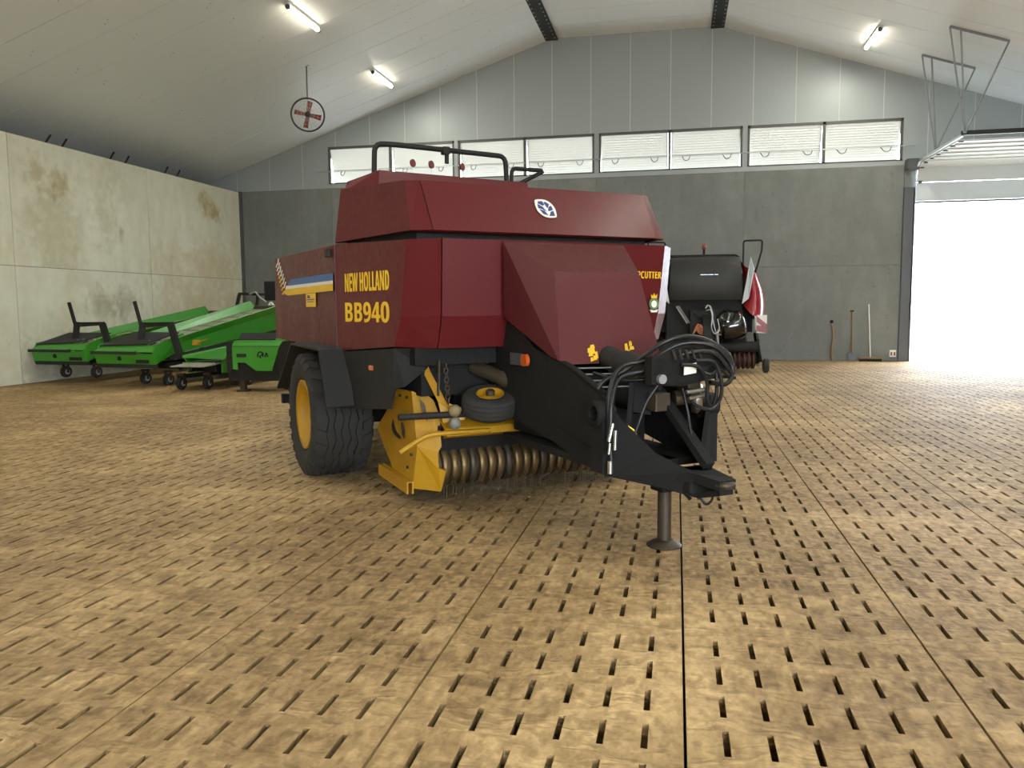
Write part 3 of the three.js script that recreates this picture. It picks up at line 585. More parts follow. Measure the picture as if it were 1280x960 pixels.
  for (const [x0, x1] of [[-0.15, -0.08], [0.16, 0.24]]) for (let k = 0; k < 7; k++) { const x = rr(x0, x1), y = 1.22 + rr(0, 0.13), w = rr(0.01, 0.022), h = rr(0.012, 0.03), zz = -0.588 - (y - 1.2) * 0.3; mesh('worn_sticker', sheet([[x - w, y - h, zz + h * 0.3], [x + w, y - h * 0.7, zz + h * 0.2], [x + w * 0.8, y + h, zz - h * 0.3], [x - w * 0.6, y + h * 0.8, zz - h * 0.24]], 0.002), M.yellowInk, shield); }
  mesh('drive_shaft_guard', [lathe([[0.065, 0], [0.085, 0.05], [0.085, 0.5], [0.07, 0.55]], 'z', 24).translate(0, 0, 0)].map((g) => { g.rotateX(0.28); g.rotateY(0.12); g.translate(0.02, 1.28, -0.8); return g; }), M.rubber, b);
}
{
  // fenders, lower black doors, wheels
  for (const s of [1, -1]) {
    const m = s > 0 ? (p) => p : mx;
    const X0 = -1.6, X1 = -1.05;
    mesh('fender', [sheet(m([[X0, 1.25, -3.85], [X1, 1.25, -3.85], [X1, 0.74, -4.7], [X0, 0.74, -4.7]]).reverse(), 0.02), sheet(m([[X0, 1.24, -2.68], [X1, 1.26, -2.68], [X1, 1.25, -3.85], [X0, 1.25, -3.85]]).reverse(), 0.02), sheet(m([[X0, 0.77, -2.44], [-1.36, 0.77, -2.44], [-1.36, 1.24, -2.68], [X0, 1.24, -2.68]]).reverse(), 0.02)], M.black, b);
    const ld = mesh('lower_side_door', [sheet(m([[-1.4, 1.225, -2.72], [-1.395, 0.725, -2.7], [-1.24, 0.805, -1.84], [-1.226, 0.972, -1.765], [-1.222, 1.29, -1.75]]), 0.025), sheet(m([[-1.222, 1.29, -1.75], [-1.226, 0.972, -1.765], [-1.12, 0.98, -1.8], [-0.95, 1.12, -1.74], [-0.94, 1.285, -1.63]]), 0.02)], M.black, b);
    if (s > 0) mesh('reflector', sheet([[-1.304, 1.138, -2.17], [-1.304, 1.098, -2.17], [-1.29, 1.098, -2.09], [-1.29, 1.138, -2.09]], 0.004), M.amber, ld);
    const t = mesh('tyre', tyreGeo(0.6, 0.57, 26, 5), M.rubber, b); t.position.set(s * -1.32, 0.592, -3.5); t.rotation.x = 0.3;
    const o = -s * 0.25, rim = mesh('rim', lathe([[0.325, o * 0.9], [0.335, o * 1.02], [0.3, o], [0.275, o * 0.85], [0.265, o * 0.5], [0.15, o * 0.36], [0.145, o * 0.42], [0.09, o * 0.42], [0.09, o * 0.7], [0, o * 0.72]], 'x', 40), M.yellow, t);
    for (let k = 0; k < 8; k++) { const a = k / 8 * 6.2832; mesh('wheel_nut', disc(0.016, 0.03, [-s * 0.115, Math.cos(a) * 0.118, Math.sin(a) * 0.118], [1, 0, 0], 6), M.yellow, t); }
    mesh('rear_stub', span(s > 0 ? -1.52 : 1.3, s > 0 ? -1.3 : 1.52, 0.56, 0.66, -4.92, -4.82), M.frame, b);
    mesh('rear_crossbar_arm', bar([s * -1.4, 0.61, -4.87], [s * -0.6, 0.75, -4.87], 0.08, 0.08), M.frame, b);
  }
  mesh('hose_loop', tube([[-0.98, 0.78, -2.3], [-1.06, 0.6, -2.3], [-1.05, 0.52, -2.15], [-0.98, 0.56, -2.05], [-0.92, 0.8, -2.0]], 0.018, 20), M.hose, b);
}
{
  // pickup
  for (const s of [1, -1]) {
    const m = s > 0 ? (p) => p : mx;
    const sd = mesh('pickup_side_shield', [
      sheet(m([[-1.06, 0.93, -2.18], [-1.06, 0.7, -2.5], [-1.05, 0.52, -2.82], [-1.05, 0.2, -2.36], [-1.05, 0.1, -1.95], [-1.05, 0.14, -1.86], [-1.04, 0.5, -1.76], [-1.03, 0.93, -1.9]]), 0.02),
      sheet(m([[-1.03, 0.93, -1.9], [-1.04, 0.5, -1.76], [-0.9, 0.46, -1.66], [-0.92, 0.9, -1.822]]), 0.02),
      sheet(m([[-1.04, 0.5, -1.76], [-1.05, 0.14, -1.86], [-0.86, 0.12, -1.715], [-0.84, 0.3, -1.654], [-0.9, 0.32, -1.665], [-0.9, 0.46, -1.66]]), 0.02),
      sheet(m([[-0.92, 0.9, -1.822], [-0.9, 0.46, -1.66], [-0.87, 0.5, -1.662], [-0.85, 0.74, -1.75], [-0.88, 0.86, -1.798]]), 0.015)], M.yellow, b);
    if (s > 0) {
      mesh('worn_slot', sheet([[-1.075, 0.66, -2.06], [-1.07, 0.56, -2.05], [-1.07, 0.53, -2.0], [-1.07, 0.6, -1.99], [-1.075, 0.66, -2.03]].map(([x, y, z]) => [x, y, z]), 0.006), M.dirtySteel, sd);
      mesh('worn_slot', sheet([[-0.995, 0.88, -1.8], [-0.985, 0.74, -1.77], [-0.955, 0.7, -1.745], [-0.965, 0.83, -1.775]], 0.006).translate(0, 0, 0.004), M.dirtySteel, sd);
      for (const [y, z] of [[0.88, -2.1], [0.72, -1.98], [0.88, -1.93], [0.3, -1.95], [0.42, -1.85]]) mesh('bolt', disc(0.012, 0.016, [-1.062, y, z], [1, 0, 0], 8), M.dark, sd);
    }
    mesh('skid_bracket', [bar([s * -1.1, 0.17, -2.62], [s * -1.1, 0.15, -1.84], 0.012, 0.1), bar([s * -1.055, 0.17, -2.62], [s * -1.055, 0.15, -1.84], 0.012, 0.1), span(s > 0 ? -1.1 : 1.05, s > 0 ? -1.05 : 1.1, 0.19, 0.2, -2.62, -1.84)], M.yellow, b);
  }
  const YC = 0.31, ZC = -1.86;
  mesh('pickup_core', rod([-0.9, YC, ZC], [0.9, YC, ZC], 0.13, 20), M.dirtySteel, b);
  for (let k = 0; k < 21; k++) { const x = -0.815 + k * 0.0815; mesh('tine_band', lathe([[0.1, -0.028], [0.165, -0.03], [0.175, -0.022], [0.178, 0], [0.175, 0.022], [0.165, 0.03], [0.1, 0.028]], 'x', 28).translate(x, YC, ZC), k % 4 === 3 ? M.dirtySteel : M.bandSteel, b); }
  const tines = []; for (let k = 0; k < 20; k++) for (const d of [-0.012, 0.012]) for (const a of [0.2, 1.2, 2.9, 4.6]) { const x = -0.775 + k * 0.0815 + d; tines.push(rod([x, YC - Math.cos(a) * 0.12, ZC + Math.sin(a) * 0.12], [x, YC - Math.cos(a - 0.1) * 0.27, ZC + Math.sin(a - 0.1) * 0.27], 0.003, 4)); }
  mesh('pickup_tines', tines, M.dirtySteel, b).userData.kind = 'stuff';
  mesh('pickup_back_plate', [sheet([[-0.9, 0.8, -2.1], [-0.9, 0.2, -2.12], [0.9, 0.2, -2.12], [0.9, 0.8, -2.1]], 0.02), sheet([[-0.88, 0.66, -1.7], [-0.88, 0.42, -1.76], [0.88, 0.42, -1.76], [0.88, 0.66, -1.7]], 0.01)], M.frame, b);
  mesh('cross_beam', [sheet([[-0.86, 0.65, -1.58], [-0.86, 0.595, -1.56], [0.86, 0.595, -1.56], [0.86, 0.65, -1.58]], 0.08), sheet([[-0.86, 0.655, -1.6], [0.86, 0.655, -1.6], [0.86, 0.74, -1.76], [-0.86, 0.74, -1.76]], 0.02)], M.yellow, b);
  mesh('rear_beam', span(-0.85, 0.85, 0.93, 1.0, -2.02, -1.92), M.yellow, b);
  mesh('suspension_arm', sheet([[-0.99, 1.13, -1.78], [-0.95, 1.15, -1.74], [-0.85, 0.86, -1.6], [-0.7, 0.8, -1.54], [-0.72, 0.72, -1.54], [-0.88, 0.7, -1.6], [-0.9, 0.86, -1.64]].reverse(), 0.02), M.yellow, b);
  const lev = mesh('lift_lever', rod([-1.26, 0.775, -1.55], [-0.45, 0.76, -1.55], 0.026, 10), M.black, b);
  mesh('ball_weight', sphere(0.05, -0.81, 0.8, -1.52), M.tan, b); mesh('ball_weight', sphere(0.05, -0.81, 0.7, -1.52), std(0x6f6c62, 0.6), b);
  mesh('bent_rod', tube([[-1.25, 0.5, -1.56], [-1.13, 0.57, -1.55], [-1.02, 0.615, -1.55], [-0.85, 0.625, -1.54], [-0.5, 0.62, -1.54]], 0.019, 24), M.yellow, b);
  // stored gauge wheel
  const gw = mesh('gauge_tyre', lathe([[0.1, -0.07], [0.14, -0.085], [0.2, -0.085], [0.225, -0.06], [0.228, -0.045], [0.222, -0.04], [0.23, -0.03], [0.231, -0.005], [0.225, 0], [0.231, 0.005], [0.23, 0.03], [0.222, 0.04], [0.228, 0.045], [0.225, 0.06], [0.2, 0.085], [0.14, 0.085], [0.1, 0.07]], 'y', 40), M.rubber, b);
  gw.position.set(-0.53, 0.85, -1.46); gw.rotation.set(0.25, 0, 0.1);
  mesh('gauge_rim', lathe([[0.112, 0.082], [0.108, 0.09], [0.1, 0.07], [0.06, 0.045], [0.045, 0.07], [0, 0.072]], 'y', 28), M.yellow, gw);
  mesh('gauge_hub', lathe([[0.036, 0.03], [0.036, 0.105], [0.026, 0.115], [0, 0.115]], 'y', 12), M.dirtySteel, gw);
  mesh('gauge_arm', [rod([-0.52, 0.74, -1.47], [-0.42, 0.76, -1.5], 0.02), bar([-0.5, 0.74, -1.48], [0.1, 0.76, -1.5], 0.05, 0.04)], M.black, b);
  for (let k = 0; k < 9; k++) mesh('chain_link', uvm(new THREE.TorusGeometry(0.017, 0.005, 5, 10).toNonIndexed().rotateY(k % 2 ? 0 : 1.57).scale(1, 1.4, 1).translate(-0.88 + k * 0.002, 1.15 - k * 0.034, -1.52)), M.dirtySteel, b);
  mesh('hanging_bracket', bar([-0.92, 1.2, -1.56], [-0.93, 0.92, -1.56], 0.03, 0.012), M.dirtySteel, b);
  mesh('stuffer_drive', [rod([-0.55, 1.12, -1.75], [-0.36, 1.02, -1.45], 0.06, 14), rod([-0.4, 1.04, -1.5], [-0.35, 1.015, -1.43], 0.072, 14)], M.dirtySteel, b);
}
{
  // drawbar
  for (const s of [1, -1]) {
    const m = s > 0 ? (p) => p : mx;
    const pl = mesh('drawbar_plate', [sheet(m([[-0.41, 1.53, -1.36], [-0.41, 1.3, -1.75], [-0.41, 0.8, -1.75], [-0.41, 0.66, -0.72], [-0.41, 0.54, -0.12], [-0.41, 0.53, 0.04], [-0.41, 1.0, 0.04], [-0.41, 1.05, -0.05], [-0.41, 1.195, -0.46], [-0.41, 1.3, -0.92]]), 0.03),
      sheet(m([[-0.41, 1.0, 0.04], [-0.41, 0.53, 0.04], [-0.2, 0.485, 0.27], [-0.08, 0.455, 0.42], [-0.08, 0.6, 0.46], [-0.2, 0.69, 0.25], [-0.36, 0.9, 0.1]]), 0.03),
      sheet(m([[-0.41, 1.53, -1.36], [-0.41, 1.3, -0.92], [-0.36, 1.3, -0.92], [-0.36, 1.53, -1.36]]), 0.01), sheet(m([[-0.41, 1.3, -0.92], [-0.41, 1.195, -0.46], [-0.34, 1.195, -0.46], [-0.34, 1.3, -0.92]]), 0.01), sheet(m([[-0.41, 1.195, -0.46], [-0.41, 1.05, -0.05], [-0.34, 1.05, -0.05], [-0.34, 1.195, -0.46]]), 0.01)], M.frame, b);
    if (s > 0) {
      mesh('grey_plate', span(-0.432, -0.424, 1.165, 1.255, -1.3, -1.1), M.steelGrey, pl);
      const l = mesh('side_lamp', disc(0.047, 0.03, [-0.44, 1.21, -1.03], [1, 0, 0], 24), M.amber, pl);
      mesh('edge_line', bar([-0.43, 0.76, -0.6], [-0.43, 0.66, -0.05], 0.012, 0.02), M.frame, pl);
    }
    mesh('pivot_tube', [lathe([[0.05, -0.06], [0.085, -0.06], [0.085, 0.06], [0.05, 0.06], [0.05, -0.06]], 'x', 24).translate(s * -0.42, 0.93, -0.02), span(s > 0 ? -0.46 : 0.38, s > 0 ? -0.38 : 0.46, 0.55, 0.88, -0.09, 0.06)], M.frame, b);
  }
  mesh('front_support', [span(-1.1, 1.1, 1.16, 1.3, -1.72, -1.6), span(-0.4, 0.4, 0.75, 1.45, -1.6, -1.45)], M.frame, b);
  mesh('gearbox_tunnel', [span(-0.3, 0.3, 0.62, 1.12, -1.5, -0.55), span(-0.4, 0.4, 0.55, 0.6, -1.5, 0.05)], M.frame, b);
  mesh('grille_plate', [...[0, 1, 2, 3].map((k) => bar([-0.34, 1.185 - k * 0.035, -0.44 + k * 0.1], [0.02, 1.175 - k * 0.035, -0.46 + k * 0.1], 0.014, 0.008))], M.galv, b);
  mesh('tongue', [sheet([[-0.16, 0.6, 0.3], [-0.09, 0.6, 0.5], [-0.06, 0.585, 0.69], [0.06, 0.585, 0.69], [0.09, 0.6, 0.5], [0.16, 0.6, 0.3]], 0.06), sheet([[-0.14, 0.5, 0.28], [-0.06, 0.48, 0.5], [-0.05, 0.53, 0.68], [0.05, 0.53, 0.68], [0.06, 0.48, 0.5], [0.14, 0.5, 0.28]], 0.035), span(-0.1, 0.1, 0.46, 0.6, 0.3, 0.48, 0.02)], M.frame, b);
  mesh('towing_eye', uvm(new THREE.TorusGeometry(0.045, 0.022, 10, 20).toNonIndexed().rotateX(Math.PI / 2).translate(0, 0.555, 0.66)), M.dirtySteel, b);
  const strut = mesh('drawbar_strut', [bar([0.06, 1.05, -0.08], [0.07, 0.62, 0.44], 0.07, 0.05)], M.frame, b);
  mesh('shaft_support', [bar([-0.16, 1.1, -0.05], [-0.3, 0.74, 0.1], 0.03, 0.05), bar([-0.02, 1.12, -0.1], [-0.05, 0.9, -0.12], 0.12, 0.14), lathe([[0.09, 0], [0.1, 0.05], [0.1, 0.26], [0.07, 0.34]], 'z', 24).rotateX(0.1).translate(0.0, 1.0, -0.45)], M.frame, b);
  mesh('shaft_cover', [lathe([[0.1, 0], [0.125, 0.06], [0.125, 0.42], [0.09, 0.5]], 'z', 24).rotateX(0.3).rotateY(0.2).translate(0.05, 1.19, -0.52)], M.rubber, b);
  const jack = mesh('jack_leg', [rod([0.07, 0.02, 0], [0.07, 0.5, 0], 0.046, 20)], M.dirtySteel, b);
  mesh('jack_sleeve', [span(0.0, 0.14, 0.38, 0.6, -0.07, 0.07, 0.01)], M.frame, jack);
  mesh('jack_foot', lathe([[0, 0], [0.115, 0], [0.118, 0.008], [0.08, 0.035], [0.05, 0.045], [0, 0.045]], 'y', 32).translate(0.07, 0, 0), M.dirtySteel, jack);
  mesh('jack_pin', rod([0.09, 0.46, 0.05], [0.16, 0.34, 0.16], 0.012, 8), M.frame, jack);
  mesh('safety_loop', tube([[0.02, 0.47, 0.38], [0.04, 0.42, 0.4], [0.06, 0.38, 0.43], [0.08, 0.41, 0.46], [0.08, 0.47, 0.47]], 0.009, 16, 6), M.hose, b);
  mesh('yellow_tag', sheet([[-0.31, 0.86, 0.12], [-0.29, 0.81, 0.13], [-0.25, 0.78, 0.15], [-0.27, 0.83, 0.14]], 0.004), M.yellowInk, b);
  // hose holder and hoses
  const hold = mesh('hose_holder', [span(-0.19, -0.08, 1.12, 1.29, 0.12, 0.2, 0.01), sheet([[-0.19, 1.29, 0.2], [-0.19, 1.12, 0.2], [0.0, 1.1, 0.24], [0.26, 1.13, 0.22], [0.44, 1.2, 0.2], [0.42, 1.25, 0.18], [0.2, 1.31, 0.18], [0.0, 1.34, 0.2], [-0.08, 1.31, 0.2]], 0.05)], M.frame, b);
  mesh('holder_cap', disc(0.03, 0.03, [-0.13, 1.15, 0.22], [0, 0, 1], 16), M.galv, hold);
  mesh('holder_sticker', sheet([[0.02, 1.235, 0.252], [0.02, 1.17, 0.252], [0.12, 1.18, 0.248], [0.12, 1.245, 0.248]], 0.004), M.whiteInk, hold);
  for (let k = 0; k < 5; k++) mesh('holder_slot', bar([-0.04 + k * 0.05, 1.27, 0.245], [-0.05 + k * 0.05, 1.33, 0.225], 0.014, 0.01), M.dirtySteel, hold);
  const hoses = [
    [[-0.42, 0.62, 0.1], [-0.43, 0.9, 0.08], [-0.4, 1.08, 0.05], [-0.28, 1.22, 0.0], [-0.1, 1.26, 0.05], [0.1, 1.36, 0.12], [0.3, 1.34, 0.2], [0.44, 1.2, 0.22], [0.36, 1.1, 0.26], [0.2, 1.12, 0.28]],
    [[-0.44, 0.86, 0.12], [-0.42, 1.0, 0.1], [-0.32, 1.15, 0.04], [-0.14, 1.2, 0.08], [0.06, 1.3, 0.2], [0.26, 1.3, 0.24], [0.4, 1.18, 0.24], [0.46, 1.14, 0.2]],
    [[-0.4, 0.95, -0.1], [-0.36, 1.1, -0.12], [-0.2, 1.2, -0.05], [-0.02, 1.38, 0.12], [0.2, 1.4, 0.16], [0.4, 1.3, 0.2], [0.46, 1.2, 0.2]],
    [[0.1, 1.26, 0.26], [0.24, 1.24, 0.28], [0.3, 1.1, 0.28], [0.3, 0.98, 0.25], [0.24, 0.94, 0.22], [0.14, 0.98, 0.2], [0.1, 1.08, 0.2]],
    [[-0.02, 1.24, 0.27], [0.1, 1.22, 0.29], [0.18, 1.12, 0.28], [0.2, 1.0, 0.26], [0.26, 0.96, 0.24], [0.31, 1.04, 0.22], [0.32, 1.2, 0.2]],
    [[-0.3, 1.16, -0.3], [-0.2, 1.12, -0.1], [0.0, 1.14, 0.05], [0.2, 1.14, 0.15], [0.4, 1.14, 0.2], [0.48, 1.13, 0.2]],
    [[-0.12, 1.12, 0.18], [-0.2, 1.0, 0.16], [-0.26, 0.85, 0.15], [-0.3, 0.72, 0.12]],
    [[0.05, 1.08, 0.2], [0.08, 0.92, 0.22], [0.07, 0.75, 0.28], [0.07, 0.66, 0.34]],
    [[0.12, 1.2, 0.26], [0.2, 1.17, 0.29], [0.28, 1.2, 0.27], [0.36, 1.16, 0.25], [0.42, 1.12, 0.24]],
  ];
  hoses.forEach((p, i) => mesh('hose', tube(p, i < 3 ? 0.016 : i < 6 ? 0.012 : 0.009, 40, 8), M.hose, b));
  for (const [p, q, r] of [[[-0.43, 0.88, 0.13], [-0.46, 0.77, 0.13], 0.013], [[-0.45, 0.76, 0.13], [-0.46, 0.69, 0.13], 0.009], [[-0.43, 0.84, 0.16], [-0.435, 0.72, 0.16], 0.011], [[-0.43, 0.64, 0.1], [-0.43, 0.56, 0.1], 0.018], [[0.04, 1.06, 0.25], [0.18, 1.07, 0.25], 0.013], [[0.06, 1.02, 0.25], [0.16, 1.03, 0.24], 0.011], [[0.24, 1.1, 0.24], [0.36, 1.12, 0.22], 0.013]]) mesh('hose_coupling', rod(p, q, r, 10), M.chrome, b);
  mesh('valve_block', [box(0.16, 0.1, 0.12, -0.05, 1.2, 0.0, 0.01), box(0.1, 0.16, 0.12, 0.18, 1.08, 0.1, 0.01), box(0.12, 0.12, 0.1, 0.0, 0.98, 0.02, 0.01), rod([0.1, 1.0, 0.05], [0.3, 1.02, 0.12], 0.05, 14)], M.dirtySteel, b);
  mesh('hub_disc', lathe([[0, 0], [0.1, 0.01], [0.11, 0.05], [0.08, 0.08], [0, 0.09]], 'z', 28).rotateY(0.9).translate(0.24, 1.0, 0.04), M.chrome, b);
}

// ---------- green belt conveyors by the concrete wall ----------
function castor(parent, x, y, z, r = 0.13) {
  const w = mesh('castor_wheel', lathe([[0.02, -0.04], [r * 0.6, -0.045], [r * 0.9, -0.05], [r, -0.03], [r, 0.03], [r * 0.9, 0.05], [r * 0.6, 0.045], [0.02, 0.04]], 'x', 20).translate(x, y + r, z), M.rubber, parent);
  mesh('castor_hub', disc(r * 0.5, 0.11, [x, y + r, z], [1, 0, 0], 14), M.galv, w);
  mesh('castor_fork', [span(x - 0.075, x - 0.06, y + r - 0.02, y + 2 * r + 0.06, z - 0.03, z + 0.03), span(x + 0.06, x + 0.075, y + r - 0.02, y + 2 * r + 0.06, z - 0.03, z + 0.03), span(x - 0.075, x + 0.075, y + 2 * r + 0.03, y + 2 * r + 0.07, z - 0.05, z + 0.05)], M.dirtySteel, w);
}
function conveyor(name, label, pos, turn, o) {
  const t = thing(name, label, 'conveyor', pos, turn, 'green belt conveyors');
  const w = o.w / 2, y0 = o.y0, y1 = o.y1, L = o.len, dy = (y1 - y0) / L, Y = (z) => y0 - dy * z;      // z runs to -L, away from the head
  for (const s of [1, -1]) {
    const m = s > 0 ? (p) => p : mx;
    mesh('side_panel', [sheet(m([[w, Y(-0.5) - 0.2, -0.5], [w, Y(-L) - 0.46, -L], [w, Y(-L) + 0.02, -L], [w, Y(-0.5) + 0.02, -0.5]]), 0.03), sheet(m([[w, Y(-0.5) + 0.02, -0.5], [w, Y(-L) + 0.02, -L], [w + 0.16, Y(-L) + 0.22, -L], [w + 0.1, Y(-0.5) + 0.16, -0.5]]).reverse(), 0.02)], M.green, t);
    mesh('lower_rail', bar([s * w, Y(-0.3) - 0.25, -0.3], [s * w, Y(-L) - 0.5, -L], 0.06, 0.09), M.belt, t);
  }
  mesh('belt', [bar([0, Y(0.1), 0.1], [0, Y(-L), -L], o.w - 0.06, 0.02), ...Array.from({ length: 9 }, (_, k) => bar([-w * 0.9, Y(-k * L / 9 - 0.3) + 0.02, -k * L / 9 - 0.3], [w * 0.9, Y(-k * L / 9 - 0.3) + 0.02, -k * L / 9 - 0.3], 0.03, 0.03))], M.beltPale, t);
  mesh('drive_drum', rod([-w, Y(-L), -L], [w, Y(-L), -L], 0.09, 18), M.dirtySteel, t);
  if (o.head) {
    const h = o.hw / 2;
    const tray = mesh('intake_tray', [sheet([[-h, 0.5, 0.35], [h, 0.5, 0.3], [h, 0.72, 0.38], [-h, 0.72, 0.42]], 0.02), sheet([[-h, 0.76, 0.42], [h, 0.76, 0.38], [h * 0.94, 0.9, 0.28], [-h * 0.9, 0.86, 0.28]], 0.02), sheet([[h, 0.5, 0.3], [w, Y(-0.7) - 0.14, -0.7], [w + 0.06, Y(-0.7) + 0.2, -0.7], [h, 0.9, 0.28], [h, 0.72, 0.38]], 0.02), sheet(mx([[h, 0.5, 0.3], [w, Y(-0.7) - 0.14, -0.7], [w + 0.06, Y(-0.7) + 0.2, -0.7], [h, 0.9, 0.28], [h, 0.72, 0.38]]), 0.02)], M.green, t);
    mesh('bumper', [bar([-h - 0.05, 0.735, 0.44], [h * 0.5, 0.735, 0.42], 0.05, 0.06), sheet([[-h, 0.42, 0.32], [h, 0.42, 0.28], [h, 0.5, 0.3], [-h, 0.5, 0.35]], 0.05)], M.belt, tray);
    mesh('rubber_flap', [sheet([[-h * 0.95, 0.88, 0.3], [h * 0.7, 0.93, 0.3], [w + 0.12, Y(-0.5) + 0.26, -0.5], [-w - 0.12, Y(-0.5) + 0.26, -0.5]], 0.02)], M.belt, tray);
    mesh('round_hole', disc(0.05, 0.03, [-h * 0.15, 0.62, 0.37], [0, 0, 1], 16), M.dark, tray);
    mesh('tray_rod', rod([h * 0.3, 0.72, 0.42], [h * 0.9, 0.95, 0.2], 0.014, 6), M.belt, tray);
    mesh('label_strip', box(0.34, 0.07, 0.02, h * 0.6, 0.56, 0.345), M.dark, tray);
    const arch = mesh('arch_frame', [bar([-0.02, 0.9, -0.1], [0.03, 1.36, -0.14], 0.1, 0.12), bar([h + 0.1, 0.66, -0.25], [h - 0.06, 1.32, -0.2], 0.1, 0.12), bar([-0.05, 1.32, -0.14], [h, 1.33, -0.2], 0.05, 0.06), bar([-0.02, 1.26, -0.12], [h - 0.1, 1.3, -0.18], 0.04, 0.04)], M.black, t);
    mesh('upright_post', bar([0.02, 1.28, -0.1], [-0.08, 1.8, -0.05], 0.06, 0.06), M.black, arch);
    for (let k = 0; k < 4; k++) mesh('clasp', box(0.05, 0.03, 0.06, h * 0.4 + k * 0.1, 0.95 + (k % 2) * 0.02, 0.1 - k * 0.05, 0.008), M.galv, tray);
  }
  mesh('underframe', [bar([-w * 0.7, 0.42, -0.4], [-w * 0.7, 0.42, -L * 0.75], 0.08, 0.12), bar([w * 0.7, 0.42, -0.4], [w * 0.7, 0.42, -L * 0.75], 0.08, 0.12), bar([-w, 0.38, -0.8], [w, 0.38, -0.8], 0.1, 0.1), bar([-w, 0.38, -L * 0.7], [w, 0.38, -L * 0.7], 0.1, 0.1), bar([w * 0.7, 0.4, -L * 0.7], [w * 0.7, Y(-L * 0.8) - 0.2, -L * 0.8], 0.07, 0.07), bar([-w * 0.7, 0.4, -L * 0.7], [-w * 0.7, Y(-L * 0.8) - 0.2, -L * 0.8], 0.07, 0.07)], M.black, t);
  for (const [x, y, z] of o.wheels) castor(t, x, y, z, 0.13);
  return t;
}
conveyor('belt_conveyor', 'green belt conveyor with black arch and upright post standing closest to the concrete side wall', [-13.3, 0, -15.65], -0.13, { w: 1.0, hw: 1.5, len: 5.2, y0: 0.78, y1: 1.5, head: true, wheels: [[-0.12, 0.12, 0.1], [0.66, 0.12, 0.0], [-0.4, 0, -3.8], [0.4, 0, -3.8]] });
conveyor('belt_conveyor', 'long green belt conveyor with black arch and upright post, second from the concrete side wall', [-11.12, 0, -14.95], -0.18, { w: 1.05, hw: 1.58, len: 4.4, y0: 0.78, y1: 1.62, head: true, wheels: [[-0.35, 0.0, -0.5], [0.4, 0.0, -0.4], [-0.45, 0, -2.9], [0.45, 0, -2.9]] });
{
  const t = conveyor('belt_conveyor', 'low green conveyor without arch standing between the long conveyor and the hopper', [-9.42, 0, -14.2], -0.02, { w: 0.8, hw: 1.0, len: 4.2, y0: 0.5, y1: 0.72, head: false, wheels: [[-0.42, 0, -0.3], [0.05, 0, -0.5], [-0.4, 0, -2.6], [0.42, 0, -1.4], [0.4, 0, -3.2]] });
  mesh('cover_sheet', sheet([[-0.45, 0.66, -0.4], [0.5, 0.62, -0.4], [0.5, 0.84, -4.0], [-0.45, 0.9, -4.0]], 0.02), M.green, t);
  mesh('yellow_valve', [box(0.12, 0.1, 0.1, -0.1, 0.95, -0.4, 0.01), rod([-0.2, 0.9, -0.4], [0.15, 1.02, -0.4], 0.015)], M.yellow, t);
}
